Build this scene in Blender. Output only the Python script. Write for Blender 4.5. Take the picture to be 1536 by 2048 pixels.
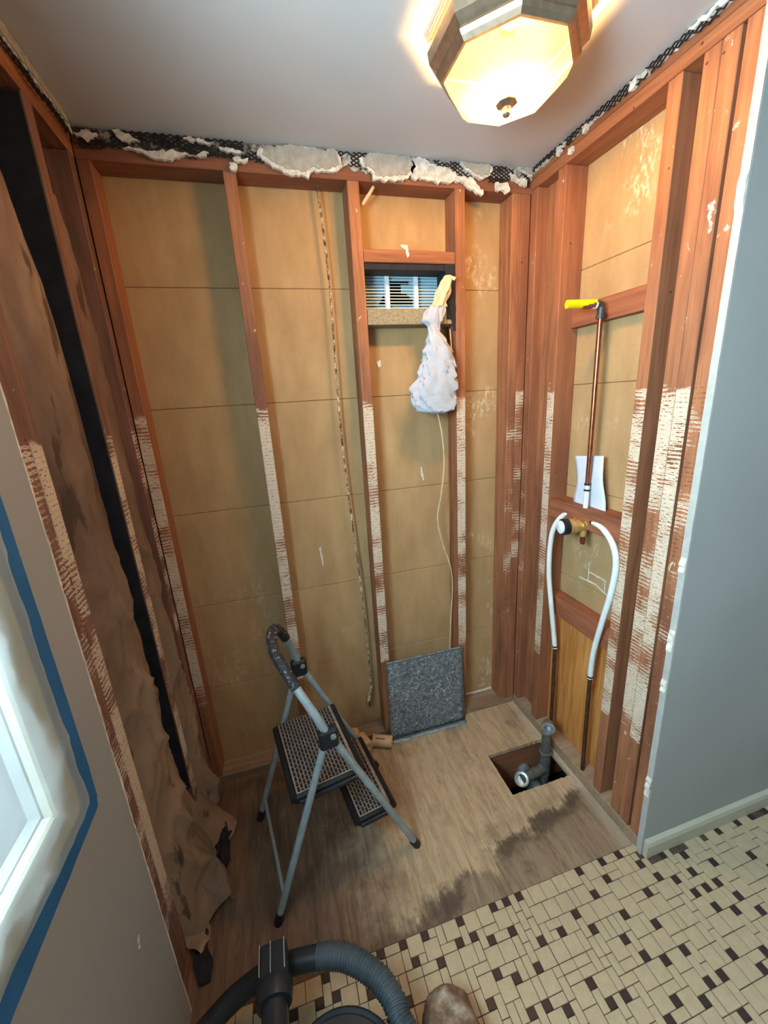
import bpy, bmesh, math, random
from mathutils import Vector, noise

for o in list(bpy.data.objects): bpy.data.objects.remove(o)
scene = bpy.context.scene
C = scene.collection
rng = random.Random(7)

# ------------------------------------------------------------------ camera
F_PX, IW, IH = 803.35, 1536, 2048
CAM = Vector((-0.3927, -1.6049, 1.6462))
YAW, PIT, ROL = 0.2625, 0.2771, -0.0607
FW = Vector((math.sin(YAW)*math.cos(PIT), math.cos(YAW)*math.cos(PIT), -math.sin(PIT)))
_r = Vector((math.cos(YAW), -math.sin(YAW), 0)); _u = _r.cross(FW)
RT = _r*math.cos(ROL) + _u*math.sin(ROL); UP = _u*math.cos(ROL) - _r*math.sin(ROL)
cd = bpy.data.cameras.new('camera'); cd.sensor_fit = 'HORIZONTAL'; cd.sensor_width = 36
cd.lens = F_PX/IW*36; cd.clip_start = 0.02
cam = bpy.data.objects.new('camera', cd); C.objects.link(cam)
from mathutils import Matrix
cam.matrix_world = Matrix(((RT.x, UP.x, -FW.x, CAM.x), (RT.y, UP.y, -FW.y, CAM.y), (RT.z, UP.z, -FW.z, CAM.z), (0, 0, 0, 1)))
scene.camera = cam
def at(px, py, ax, v):
    "point where a line of sight meets a real plane of the room (x, y or z = v)"
    d = FW + RT*((px-IW/2)/F_PX) + UP*((IH/2-py)/F_PX)
    return CAM + d*((v-CAM[ax])/d[ax])
def to_px(p):
    w = Vector(p)-CAM; z = w.dot(FW)
    return (IW/2+F_PX*w.dot(RT)/z, IH/2-F_PX*w.dot(UP)/z, z)

# ------------------------------------------------------------------ world, lights, exposure
world = bpy.data.worlds.new('daylight'); scene.world = world; world.use_nodes = True
bg = world.node_tree.nodes['Background']; bg.inputs[0].default_value = (0.86, 0.94, 1.0, 1); bg.inputs[1].default_value = 0.20
def area(name, loc, rot, sx, sy, power, col):
    l = bpy.data.lights.new(name, 'AREA'); l.shape = 'RECTANGLE'; l.size = sx; l.size_y = sy; l.energy = power; l.color = col
    o = bpy.data.objects.new(name, l); C.objects.link(o); o.location = loc; o.rotation_euler = rot; return o
area('window_daylight', (-1.03, -1.45, 1.85), (0, -math.pi/2, 0), .54, 0.95, 150, (0.76, 0.90, 1.0))
vs = scene.view_settings; vs.view_transform = 'Standard'; vs.look = 'None'; vs.exposure = 0.30; vs.gamma = 1.0; vs.use_curve_mapping = False
scene.cycles.use_denoising = True
scene.cycles.max_bounces = 6

# ------------------------------------------------------------------ dimensions (metres)
XL, XR, H = -0.836, 0.709, 2.451      # left and right stud faces, ceiling; back stud faces at y = 0
D = 0.092                             # stud depth
YW = -0.816                           # face of the wing wall
XP = XL+0.018                         # face of the left wall's plaster

# ------------------------------------------------------------------ node helpers
def srgb(r, g, b):
    f = lambda c: (c/255/12.92 if c/255 <= .04045 else ((c/255+.055)/1.055)**2.4)
    return (f(r), f(g), f(b), 1)
class NT:
    def __init__(s, name):
        s.m = bpy.data.materials.new(name); s.m.use_nodes = True; s.t = s.m.node_tree
        s.b = s.t.nodes['Principled BSDF']; s.out = s.t.nodes['Material Output']
    def n(s, typ, **kw):
        x = s.t.nodes.new(typ)
        for k, v in kw.items(): setattr(x, k, v)
        return x
    def l(s, a, b): s.t.links.new(a, b)
    def inp(s, sock, v):
        if v is None: return
        if hasattr(v, 'is_linked') or hasattr(v, 'links'): s.l(v, sock)
        else: sock.default_value = v
    def pos(s): return s.n('ShaderNodeNewGeometry').outputs['Position']
    def nrm(s): return s.n('ShaderNodeNewGeometry').outputs['True Normal']
    def obj(s): return s.n('ShaderNodeTexCoord').outputs['Object']
    def rnd(s): return s.n('ShaderNodeObjectInfo').outputs['Random']
    def vm(s, op, a, b=None):
        x = s.n('ShaderNodeVectorMath', operation=op); s.inp(x.inputs[0], a)
        if b is not None: s.inp(x.inputs[1], b)
        return x.outputs['Value'] if op in ('DOT_PRODUCT', 'LENGTH') else x.outputs[0]
    def ma(s, op, a, b=None, c=None, clamp=False):
        x = s.n('ShaderNodeMath', operation=op, use_clamp=clamp); s.inp(x.inputs[0], a)
        if b is not None: s.inp(x.inputs[1], b)
        if c is not None: s.inp(x.inputs[2], c)
        return x.outputs[0]
    def noise(s, vec, scale=5, detail=4, rough=.55, dist=0):
        x = s.n('ShaderNodeTexNoise'); s.inp(x.inputs['Vector'], vec)
        x.inputs['Scale'].default_value = scale; x.inputs['Detail'].default_value = detail
        x.inputs['Roughness'].default_value = rough; x.inputs['Distortion'].default_value = dist
        return x.outputs['Fac']
    def vor(s, vec, scale, feature='F1'):
        x = s.n('ShaderNodeTexVoronoi', feature=feature); s.inp(x.inputs['Vector'], vec); x.inputs['Scale'].default_value = scale
        return x.outputs['Distance']
    def sm(s, v, a, b, to0=0., to1=1.):
        x = s.n('ShaderNodeMapRange', interpolation_type='SMOOTHSTEP'); s.inp(x.inputs[0], v)
        x.inputs[1].default_value = a; x.inputs[2].default_value = b; x.inputs[3].default_value = to0; x.inputs[4].default_value = to1
        return x.outputs[0]
    def ramp(s, v, *stops):
        x = s.n('ShaderNodeValToRGB'); s.inp(x.inputs[0], v); e = x.color_ramp.elements
        while len(e) < len(stops): e.new(.5)
        for k, (p, c) in enumerate(stops): e[k].position = p; e[k].color = c
        return x.outputs[0]
    def mix(s, f, a, b, mode='MIX'):
        x = s.n('ShaderNodeMix', data_type='RGBA', blend_type=mode); s.inp(x.inputs[0], f); s.inp(x.inputs[6], a); s.inp(x.inputs[7], b)
        return x.outputs[2]
    def sep(s, v):
        x = s.n('ShaderNodeSeparateXYZ'); s.inp(x.inputs[0], v); return x.outputs
    def bump(s, h, strength=.3, dist=.003):
        x = s.n('ShaderNodeBump'); x.inputs['Strength'].default_value = strength; x.inputs['Distance'].default_value = dist
        s.inp(x.inputs['Height'], h); s.l(x.outputs[0], s.b.inputs['Normal'])
    def done(s, col=None, rough=.6, metal=0, spec=.4):
        s.inp(s.b.inputs['Base Color'], col); s.inp(s.b.inputs['Roughness'], rough)
        s.inp(s.b.inputs['Metallic'], metal); s.b.inputs['Specular IOR Level'].default_value = spec
        return s.m
def plain(name, rgb, rough=.5, metal=0, vary=.12, scale=30, spec=.4, bump=0):
    t = NT(name); n = t.noise(t.obj(), scale, 4)
    c = srgb(*rgb); d = tuple(x*(1-vary*2) for x in c[:3])+(1,); e = tuple(min(1, x*(1+vary)) for x in c[:3])+(1,)
    if bump: t.bump(n, bump, .002)
    return t.done(t.ramp(n, (.3, d), (.7, e)), rough, metal, spec)

def wood(name, axis, face=None, z0=.43, z1=1.625, tone=(158, 104, 72), amount=.5, blotc=(108, 67, 50), mixc=(142, 86, 60)):
    "old reddish framing lumber; face = direction of the side that carries old ribbed tile adhesive"
    t = NT(name); o = t.obj()
    off = t.vm('ADD', o, t.vm('SCALE', (3.1, 5.7, 9.3)));
    sc = t.n('ShaderNodeVectorMath', operation='SCALE'); sc.inputs[0].default_value = (13.1, 25.7, 39.3); t.l(t.rnd(), sc.inputs['Scale'])
    v = t.vm('ADD', o, sc.outputs[0])
    s = [16, 16, 16]; s[axis] = .9
    g = t.noise(t.vm('MULTIPLY', v, tuple(s)), 3.2, 6, .62, .4)
    s2 = [5, 5, 5]; s2[axis] = 1.1
    blot = t.noise(t.vm('MULTIPLY', v, tuple(s2)), 1.6, 4)
    s3 = [60, 60, 60]; s3[axis] = 2.5
    fine = t.noise(t.vm('MULTIPLY', v, tuple(s3)), 3, 3)
    base = srgb(*tone); dk = tuple(c*.50 for c in base[:3])+(1,); lt = tuple(min(1, c*1.35) for c in base[:3])+(1,)
    col = t.ramp(g, (.28, dk), (.5, base), (.75, lt))
    col = t.mix(t.sm(fine, .45, .7, 0, .35), col, dk)
    col = t.mix(t.sm(blot, .47, .66, 0, .75), col, srgb(*blotc))
    col = t.mix(t.ma('MULTIPLY', t.rnd(), .4), col, srgb(*mixc))
    p = t.pos()
    nail = t.vor(p, 13); col = t.mix(t.sm(nail, .035, .055, .8, 0), col, srgb(40, 22, 18))
    rough = .68
    if face:
        fm = t.sm(t.vm('DOT_PRODUCT', t.nrm(), face), .4, .8)
        z = t.sep(p)[2]
        zw = t.ma('ADD', z, t.ma('MULTIPLY', t.noise(v, 9, 3), .10))
        zm = t.ma('MULTIPLY', t.sm(zw, z0+.05, z0+.062), t.sm(zw, z1+.045, z1+.057, 1, 0))
        wv = t.ma('SINE', t.ma('MULTIPLY', t.ma('ADD', z, t.ma('MULTIPLY', t.noise(v, 22, 2), .012)), 2*math.pi/.0125))
        patch = t.noise(t.vm('ADD', t.vm('MULTIPLY', p, (3, 3, 5.5)), sc.outputs[0]), 1.35, 3, .6)
        pick = t.noise(t.vm('MULTIPLY', p, (70, 70, 40)), 1.4, 4, .7)
        rib = t.ma('ADD', t.ma('ADD', t.ma('MULTIPLY', wv, .30), t.ma('MULTIPLY', t.ma('SUBTRACT', patch, .5), 4.2)), t.ma('ADD', t.ma('MULTIPLY', t.ma('SUBTRACT', pick, .5), 1.6), amount))
        mk = t.ma('MULTIPLY', t.ma('MULTIPLY', t.sm(rib, .0, .16), zm), fm)
        cream = t.mix(t.noise(p, 60, 3), srgb(222, 202, 180), srgb(188, 166, 144))
        col = t.mix(mk, col, cream)
        dark = t.ma('MULTIPLY', t.ma('MULTIPLY', t.sm(wv, .55, .95), t.sm(pick, .46, .60)), t.ma('MULTIPLY', zm, fm))
        col = t.mix(t.ma('MULTIPLY', dark, .75), col, srgb(74, 46, 36))
        # white plaster flecks above
        fl = t.ma('MULTIPLY', t.sm(t.noise(t.vm('MULTIPLY', p, (40, 40, 26)), 1, 4, .65), .66, .72), fm)
        col = t.mix(t.ma('MULTIPLY', fl, .8), col, srgb(222, 208, 194))
    t.bump(fine, .25, .002)
    return t.done(col, rough, 0, .3)

M = {}
M['stud_back'] = wood('reddish_stud_back', 2, (0, -1, 0), amount=.36)
M['stud_right'] = wood('reddish_stud_right', 2, (-1, 0, 0), amount=.34)
M['stud_left'] = wood('window_greyed_stud_left', 2, (1, 0, 0), .26, 1.6, (132, 94, 77), .30, (100, 72, 62), (126, 90, 76))  # same lumber, its colour greyed to carry bounced window light
M['stud_back_bare'] = wood('bare_stud_back', 2, (0, -1, 0), amount=-.45)
M['stud_right_bare'] = wood('bare_stud_right', 2, (-1, 0, 0), amount=-.40)
M['stud_left_bare'] = wood('window_greyed_bare_stud_left', 2, (1, 0, 0), .26, 1.6, (132, 92, 77), -.30, (100, 72, 62), (126, 90, 76))  # bare copy, with the window light's grey cast in its colour too
M['stud_plain'] = wood('reddish_stud_plain', 2)
M['plank_x'] = wood('reddish_plank_x', 0, tone=(148, 94, 68))
M['plank_y'] = wood('reddish_plank_y', 1, tone=(162, 102, 66))
M['plank_raw'] = wood('weathered_plank', 0, tone=(154, 130, 106), blotc=(122, 98, 78), mixc=(160, 138, 116))
M['block_y'] = wood('block_y', 1, tone=(152, 93, 65))

def sheath():
    t = NT('tan_sheathing'); p = t.pos()
    n1 = t.noise(t.vm('MULTIPLY', p, (1, 1, .35)), 14, 5, .6); n2 = t.noise(p, 2.2, 3); n3 = t.noise(p, 160, 2)
    col = t.ramp(n1, (.3, srgb(164, 131, 91)), (.7, srgb(183, 150, 108)))
    col = t.mix(t.sm(n2, .45, .75, 0, .35), col, srgb(160, 134, 98))
    col = t.mix(t.sm(n3, .5, .8, 0, .15), col, srgb(215, 185, 140))
    x = t.sep(p)[0]; z = t.sep(p)[2]
    area_ = t.ma('MAXIMUM', t.sm(x, .38, .50), t.sm(z, 1.2, .8, 0, .55))
    big = t.noise(p, 5.5, 2); fi = t.noise(t.vm('MULTIPLY', p, (1, 1, .5)), 70, 5, .75)
    dust = t.ma('MULTIPLY', t.ma('MULTIPLY', t.sm(big, .56, .70), t.sm(fi, .46, .66)), area_)
    col = t.mix(t.ma('MULTIPLY', dust, .75), col, srgb(222, 208, 182))
    t.bump(n3, .15, .001)
    return t.done(col, .85, 0, .2)
M['sheathing'] = sheath()
def paint(name, rgb, rough=.55):
    t = NT(name); p = t.pos(); n = t.noise(p, 240, 2); w = t.noise(p, 1.7, 3)
    c = srgb(*rgb); d = tuple(x*.88 for x in c[:3])+(1,)
    t.bump(n, .12, .001)
    return t.done(t.mix(t.sm(w, .4, .7, 0, .6), c, d), rough, 0, .35)
M['paint_grey'] = paint('grey_wall_paint', (162, 161, 158), .5)
M['paint_ceiling'] = paint('grey_ceiling_paint', (206, 203, 202), .6)
M['white_trim'] = paint('cream_baseboard_paint', (188, 180, 160), .5)
M['plaster_white'] = plain('broken_plaster', (222, 216, 204), .9, vary=.18, scale=60, bump=.6)
M['edge_paint'] = plain('pale_plaster_edge', (172, 173, 168), .7, vary=.06, scale=30)
M['plaster_grey'] = plain('plaster_brown_coat', (176, 168, 156), .9, vary=.12, scale=40, bump=.3)
def scratch():
    t = NT('dirty_scratch_coat'); n = t.noise(t.pos(), 38, 5, .7); x = t.sep(t.pos())[0]
    k = t.ma('ADD', n, t.sm(x, -.45, -.1, -.12, .06))
    return t.done(t.ramp(k, (.34, srgb(56, 50, 48)), (.44, srgb(118, 110, 102)), (.58, srgb(196, 188, 176))), .95, 0, .1)
M['scratch'] = scratch()
M['lath_metal'] = plain('rusty_lath_wire', (48, 43, 41), .6, .3, .3, 80)
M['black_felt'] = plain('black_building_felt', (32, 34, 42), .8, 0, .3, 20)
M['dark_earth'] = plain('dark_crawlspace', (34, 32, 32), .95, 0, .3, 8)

def plywood():
    t = NT('stained_plywood_floor'); p = t.pos(); s = t.sep(p)
    wob = t.noise(p, 7, 5, .65)
    g = t.noise(t.vm('MULTIPLY', p, (17, 2.2, 1)), 2.6, 7, .68, .9)
    gf = t.noise(t.vm('MULTIPLY', p, (110, 5, 1)), 2.2, 3)
    blot = t.noise(p, 4.5, 5, .6)
    clean = t.ramp(g, (.25, srgb(146, 120, 92)), (.55, srgb(184, 158, 126)), (.8, srgb(200, 176, 144)))
    dirty = t.ramp(g, (.25, srgb(92, 74, 60)), (.5, srgb(138, 116, 94)), (.8, srgb(164, 144, 118)))
    red = t.ramp(g, (.3, srgb(80, 60, 48)), (.6, srgb(120, 94, 74)), (.85, srgb(144, 120, 98)))
    # old water stain: clean in the back right, grey tide line, dark brown to the left
    gw = t.ma('ADD', t.ma('MULTIPLY', t.ma('SUBTRACT', wob, .5), .34), t.ma('MULTIPLY', t.ma('SUBTRACT', g, .5), .10))
    e = t.ma('ADD', t.ma('ADD', s[1], t.ma('MULTIPLY', s[0], -.22)), gw)       # along the tide line
    m1 = t.sm(e, -.735, -.69)
    left = t.sm(t.ma('ADD', s[0], t.ma('MULTIPLY', t.ma('SUBTRACT', wob, .5), .55)), -.38, .02)
    col = t.mix(t.ma('MULTIPLY', m1, left), t.mix(left, red, dirty), clean)
    tide = t.ma('MULTIPLY', t.ma('MULTIPLY', t.sm(e, -.80, -.73), t.sm(e, -.66, -.70)), left)
    col = t.mix(t.ma('MULTIPLY', t.ma('MULTIPLY', tide, t.sm(blot, .40, .58)), .8), col, srgb(66, 54, 44))
    col = t.mix(t.ma('MULTIPLY', t.sm(blot, .52, .72), .45), col, srgb(84, 70, 58))
    col = t.mix(t.sm(gf, .52, .78, 0, .28), col, srgb(84, 66, 52))
    grit = t.noise(p, 190, 3, .7); col = t.mix(t.sm(grit, .52, .72, 0, .35), col, srgb(96, 80, 64)); col = t.mix(t.sm(t.noise(p, 33, 4, .7), .56, .70, 0, .35), col, srgb(92, 74, 58))
    dust = t.sm(t.ma('ADD', s[0], t.ma('MULTIPLY', wob, .06)), .68, .71)
    col = t.mix(t.ma('MULTIPLY', dust, .4), col, srgb(190, 178, 160))
    t.bump(gf, .3, .002)
    return t.done(col, .75, 0, .3)
M['plywood'] = plywood()
def plypanel():
    t = NT('yellow_plywood_panel'); p = t.pos()
    g = t.noise(t.vm('MULTIPLY', p, (20, 20, 1.3)), 2.5, 5, .6, .8)
    return t.done(t.ramp(g, (.3, srgb(160, 98, 44)), (.55, srgb(198, 134, 70)), (.8, srgb(214, 154, 92))), .6)
M['ply_panel'] = plypanel()
def tilemat(name, rgb, vary):
    t = NT(name); p = t.pos(); n = t.noise(p, 420, 2, .7); r = t.rnd()
    c = srgb(*rgb); d = tuple(x*.78 for x in c[:3])+(1,)
    col = t.mix(t.sm(n, .35, .7, 0, .55), c, d)
    col = t.mix(t.ma('MULTIPLY', t.noise(p, 45, 1), vary), col, srgb(150, 136, 112))
    col = t.mix(t.sm(t.noise(p, 3, 3), .5, .8, 0, .3 if vary > .1 else 0), col, srgb(140, 130, 108))
    return t.done(col, .42, 0, .45)
M['tile_cream'] = tilemat('cream_tile', (194, 172, 140), .5)
M['tile_dark'] = tilemat('dark_tile', (52, 36, 34), .05)
M['grout'] = plain('brown_grout', (88, 70, 54), .9, 0, .2, 60)

def kraft():
    t = NT('kraft_insulation_paper'); p = t.pos()
    n = t.noise(t.vm('MULTIPLY', p, (1, 1, .4)), 6, 5, .6); f = t.noise(p, 60, 3); z = t.sep(p)[2]
    col = t.ramp(n, (.3, srgb(92, 71, 60)), (.55, srgb(128, 102, 86)), (.8, srgb(164, 138, 116)))
    col = t.mix(t.ma('MULTIPLY', t.sm(z, 1.5, .4), .45), col, srgb(168, 144, 116))
    col = t.mix(t.sm(f, .55, .75, 0, .3), col, srgb(90, 66, 52))
    col = t.mix(t.sm(t.noise(t.vm('MULTIPLY', p, (8, 8, 2.4)), 2, 4), .60, .66, 0, .8), col, srgb(58, 42, 36))
    t.bump(f, .2, .002)
    return t.done(col, .42, 0, .45)
M['kraft'] = kraft()
M['steel_tube'] = plain('grey_painted_tube', (164, 178, 182), .35, .35, .10, 40)
M['black_plastic'] = plain('black_plastic', (30, 32, 36), .42, 0, .25, 40)
M['tread_line'] = plain('worn_tread', (150, 140, 132), .6, .1, .22, 26)
def grip():
    t = NT('worn_foam_grip'); p = t.pos(); n = t.noise(p, 90, 4, .7)
    return t.done(t.ramp(n, (.5, srgb(36, 36, 40)), (.60, srgb(70, 68, 66)), (.66, srgb(205, 200, 190))), .7)
M['grip'] = grip()
def galv():
    t = NT('galvanized_sheet'); o = t.obj()
    sw = t.noise(t.vm('MULTIPLY', o, (1, 1, 1)), 70, 3, .85, 1.2); b = t.noise(o, 6, 3)
    col = t.ramp(sw, (.38, srgb(72, 80, 86)), (.52, srgb(112, 120, 124)), (.60, srgb(158, 164, 166)), (.68, srgb(200, 202, 200)))
    col = t.mix(t.sm(b, .5, .8, 0, .4), col, srgb(84, 88, 92))
    return t.done(col, .6, .15, .4)
M['galv'] = galv()
M['galv_edge'] = plain('galvanized_fold', (140, 158, 168), .45, .5, .15, 50)
M['copper'] = plain('copper_pipe', (168, 104, 74), .30, .9, .18, 30)
M['old_pipe'] = plain('tarnished_pipe', (98, 70, 50), .5, .6, .25, 60)
M['brass'] = plain('brass_valve', (206, 166, 98), .35, .35, .15, 40)
M['zinc_pipe'] = plain('galvanized_pipe', (128, 128, 122), .5, .6, .22, 50)
M['dark_fitting'] = plain('dark_grey_fitting', (74, 74, 72), .45, .3, .15, 40)
M['zinc_bright'] = plain('bright_zinc', (172, 182, 184), .35, .7, .2, 40)
M['white_pex'] = plain('white_plastic_pipe', (222, 228, 228), .35, 0, .03, 20)
M['ring'] = plain('steel_crimp_ring', (80, 78, 74), .35, .9, .1, 30)
M['yellow'] = plain('yellow_plastic', (244, 210, 20), .35, 0, .08, 30)
M['red_print'] = plain('maroon_print', (130, 60, 60), .5)
M['white_paper'] = plain('white_paper', (206, 213, 226), .8, 0, .05, 20)
M['white_cap'] = plain('white_plaster_blob', (226, 236, 244), .8, 0, .08, 60)
def cloth():
    t = NT('white_cotton_bag'); n = t.noise(t.pos(), 300, 2); w = t.noise(t.pos(), 16, 4)
    t.bump(w, .8, .010)
    return t.done(t.mix(n, srgb(184, 187, 196), srgb(166, 170, 182)), .95, 0, .1)
M['cloth'] = cloth()
M['masking'] = plain('tan_masking_tape', (206, 188, 156), .8, 0, .1, 60)
M['white_louver'] = plain('white_louver_paint', (226, 236, 240), .5, 0, .04, 20)
M['concrete'] = plain('weathered_grey_sill', (150, 138, 112), .9, 0, .18, 120, bump=.4)
M['cable'] = plain('cream_cable', (214, 190, 150), .5)
def cordm():
    t = NT('frayed_cloth_cord'); n = t.noise(t.vm('MULTIPLY', t.pos(), (40, 40, 22)), 2, 4, .7)
    return t.done(t.ramp(n, (.38, srgb(58, 46, 46)), (.5, srgb(140, 120, 92)), (.64, srgb(222, 212, 190))), .9)
M['cord'] = cordm()
M['tape_blue'] = plain('blue_painters_tape', (40, 104, 158), .6, 0, .08, 12)
M['hose'] = plain('grey_ribbed_hose', (68, 78, 83), .38, 0, .08, 20)
M['vac_black'] = plain('black_vacuum_plastic', (38, 42, 46), .35, 0, .15, 30)
M['vac_grey'] = plain('pale_grey_plastic', (138, 148, 148), .45, 0, .06, 20)
def bootm():
    t = NT('scuffed_suede'); n = t.noise(t.obj(), 26, 5, .65); f = t.noise(t.obj(), 200, 2)
    t.bump(f, .3, .001)
    return t.done(t.ramp(n, (.3, srgb(84, 64, 50)), (.5, srgb(128, 104, 84)), (.72, srgb(176, 164, 148))), .9, 0, .15)
M['suede'] = bootm()
M['sole'] = plain('boot_sole', (92, 82, 70), .8)
M['tube_card'] = plain('tan_cardboard', (212, 180, 142), .8, 0, .08, 20)
M['bronze'] = plain('brushed_bronze', (176, 152, 128), .30, .85, .10, 60)
def glow(name, col, st):
    t = NT(name); e = t.b; e.inputs['Emission Color'].default_value = col; e.inputs['Emission Strength'].default_value = st
    return t.done(srgb(250, 240, 220), .4)
def lampglass():
    t = NT('lit_frosted_glass'); em = t.n('ShaderNodeEmission'); tr = t.n('ShaderNodeBsdfTransparent'); mx = t.n('ShaderNodeMixShader')
    rr = t.vm('LENGTH', t.vm('MULTIPLY', t.obj(), (1, 1, 0)))
    t.l(t.ramp(t.sm(rr, .02, .14), (.0, (1, .86, .55, 1)), (.55, (1, .80, .44, 1)), (1., (1, .56, .20, 1))), em.inputs[0]); t.l(t.sm(rr, .05, .145, 3.6, 1.7), em.inputs[1]); tr.inputs[0].default_value = (1, .93, .8, 1)
    mx.inputs[0].default_value = .28; t.l(em.outputs[0], mx.inputs[1]); t.l(tr.outputs[0], mx.inputs[2]); t.l(mx.outputs[0], t.out.inputs[0]); return t.m
M['lamp_glass'] = lampglass()
def sheer(name, rgb, transp, transl):
    t = NT(name); nd = t.n
    tr = nd('ShaderNodeBsdfTransparent'); tl = nd('ShaderNodeBsdfTranslucent'); df = nd('ShaderNodeBsdfDiffuse')
    tl.inputs[0].default_value = srgb(*rgb); df.inputs[0].default_value = srgb(*rgb); tr.inputs[0].default_value = srgb(*rgb)
    a = nd('ShaderNodeMixShader'); a.inputs[0].default_value = transl; t.l(df.outputs[0], a.inputs[1]); t.l(tl.outputs[0], a.inputs[2])
    b = nd('ShaderNodeMixShader'); b.inputs[0].default_value = transp; t.l(a.outputs[0], b.inputs[1]); t.l(tr.outputs[0], b.inputs[2])
    t.l(b.outputs[0], t.out.inputs[0]); return t.m
M['plastic_film'] = sheer('clear_plastic_film', (232, 240, 240), .55, .5)
M['vent_film'] = sheer('pale_blue_film', (170, 222, 246), .05, .35)
def glass():
    t = NT('window_glass'); tr = t.n('ShaderNodeBsdfTransparent'); gl = t.n('ShaderNodeBsdfGlossy'); gl.inputs['Roughness'].default_value = .02
    tr.inputs[0].default_value = (.92, .97, .98, 1)
    m = t.n('ShaderNodeMixShader'); m.inputs[0].default_value = .06; t.l(tr.outputs[0], m.inputs[1]); t.l(gl.outputs[0], m.inputs[2]); t.l(m.outputs[0], t.out.inputs[0]); return t.m
M['glass'] = glass()

# ------------------------------------------------------------------ mesh helpers
class MB:
    def __init__(s): s.v = []; s.f = []; s.sm = []
    def add(s, vs, fs, smooth=False):
        k = len(s.v); s.v += [tuple(v) for v in vs]
        for f in fs: s.f.append(tuple(i+k for i in f)); s.sm.append(smooth)
        return s
    def box(s, x0, x1, y0, y1, z0, z1, bev=0.):
        b = bmesh.new(); bmesh.ops.create_cube(b, size=1)
        for v in b.verts: v.co = ((x0+x1)/2+v.co.x*(x1-x0), (y0+y1)/2+v.co.y*(y1-y0), (z0+z1)/2+v.co.z*(z1-z0))
        if bev: bmesh.ops.bevel(b, geom=b.edges[:], offset=bev, segments=1, affect='EDGES', profile=.5)
        b.verts.index_update()
        s.add([v.co[:] for v in b.verts], [[v.index for v in f.verts] for f in b.faces]); b.free(); return s
    def obox(s, c, ax, ay, az, bev=0.):
        "box with centre c and half-axis vectors"
        k = MB().box(-1, 1, -1, 1, -1, 1)
        L = (ax.length, ay.length, az.length)
        k = MB().box(-L[0], L[0], -L[1], L[1], -L[2], L[2], bev); X, Y, Z = ax.normalized(), ay.normalized(), az.normalized()
        return s.add([Vector(c)+X*v[0]+Y*v[1]+Z*v[2] for v in k.v], k.f)
    def tube(s, pts, r, seg=12, cap=True, smooth=True, rf=None):
        pts = [Vector(p) for p in pts]; n = len(pts); T = []
        for i in range(n): T.append((pts[min(i+1, n-1)]-pts[max(i-1, 0)]).normalized())
        ref = Vector((0, 0, 1)) if abs(T[0].z) < .9 else Vector((1, 0, 0))
        u = (ref-T[0]*ref.dot(T[0])).normalized(); vs = []; fs = []
        for i in range(n):
            u = (u-T[i]*u.dot(T[i])).normalized(); w = T[i].cross(u)
            rr = rf(i/(n-1), i) if rf else (r[i] if isinstance(r, (list, tuple)) else r)
            for k in range(seg):
                a = 2*math.pi*k/seg; vs.append(pts[i]+u*(math.cos(a)*rr)+w*(math.sin(a)*rr))
        for i in range(n-1):
            for k in range(seg):
                k2 = (k+1) % seg; fs.append((i*seg+k, i*seg+k2, (i+1)*seg+k2, (i+1)*seg+k))
        s.add(vs, fs, smooth)
        if cap: s.add(vs[:seg], [tuple(reversed(range(seg)))]); s.add(vs[-seg:], [tuple(range(seg))])
        return s
    def lathe(s, o, axis, prof, seg=16, smooth=True, phase=0., close=False):
        "profile [(distance along axis, radius)]"
        o = Vector(o); A = Vector(axis).normalized(); ref = Vector((0, 0, 1)) if abs(A.z) < .9 else Vector((1, 0, 0))
        u = (ref-A*ref.dot(A)).normalized(); w = A.cross(u); vs = []; fs = []
        for (h, r) in prof:
            for k in range(seg):
                a = 2*math.pi*k/seg+phase; vs.append(o+A*h+(u*math.cos(a)+w*math.sin(a))*max(r, 1e-5))
        m = len(prof)
        for i in range(m-1 if not close else m):
            j = (i+1) % m
            for k in range(seg):
                k2 = (k+1) % seg; fs.append((i*seg+k, i*seg+k2, j*seg+k2, j*seg+k))
        return s.add(vs, fs, smooth)
    def grid(s, P, smooth=True, skip=None, thick=None):
        "P: rows of points"
        n, m = len(P), len(P[0]); vs = [p for row in P for p in row]
        fs = [(i*m+j, i*m+j+1, (i+1)*m+j+1, (i+1)*m+j) for i in range(n-1) for j in range(m-1) if not (skip and skip(i, j))]
        return s.add(vs, fs, smooth)
    def prism(s, poly, ext, f):
        "polygon of 2-D points, mapped by f(a, b, depth) at depth 0 and ext"
        n = len(poly); vs = [f(a, b, 0) for a, b in poly]+[f(a, b, ext) for a, b in poly]
        fs = [tuple(range(n)), tuple(reversed(range(n, 2*n)))]+[(i, (i+1) % n, n+(i+1) % n, n+i) for i in range(n)]
        return s.add(vs, fs)
def smooth_path(pts, sub=8):
    pts = [Vector(p) for p in pts]; out = []
    for i in range(len(pts)-1):
        p0, p1, p2, p3 = pts[max(i-1, 0)], pts[i], pts[i+1], pts[min(i+2, len(pts)-1)]
        for k in range(sub):
            t = k/sub; out.append(.5*((2*p1)+(p2-p0)*t+(2*p0-5*p1+4*p2-p3)*t*t+(3*p1-p0-3*p2+p3)*t**3))
    return out+[pts[-1]]
def link_mesh(name, me, mat, parent, loc):
    o = bpy.data.objects.new(name, me); C.objects.link(o)
    if mat and not me.materials: me.materials.append(M[mat])
    if parent: o.parent = parent; o.location = loc-wloc(parent)
    else: o.location = loc
    return o
WL = {}
def wloc(o): return WL.get(o.name, Vector((0, 0, 0)))
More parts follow.
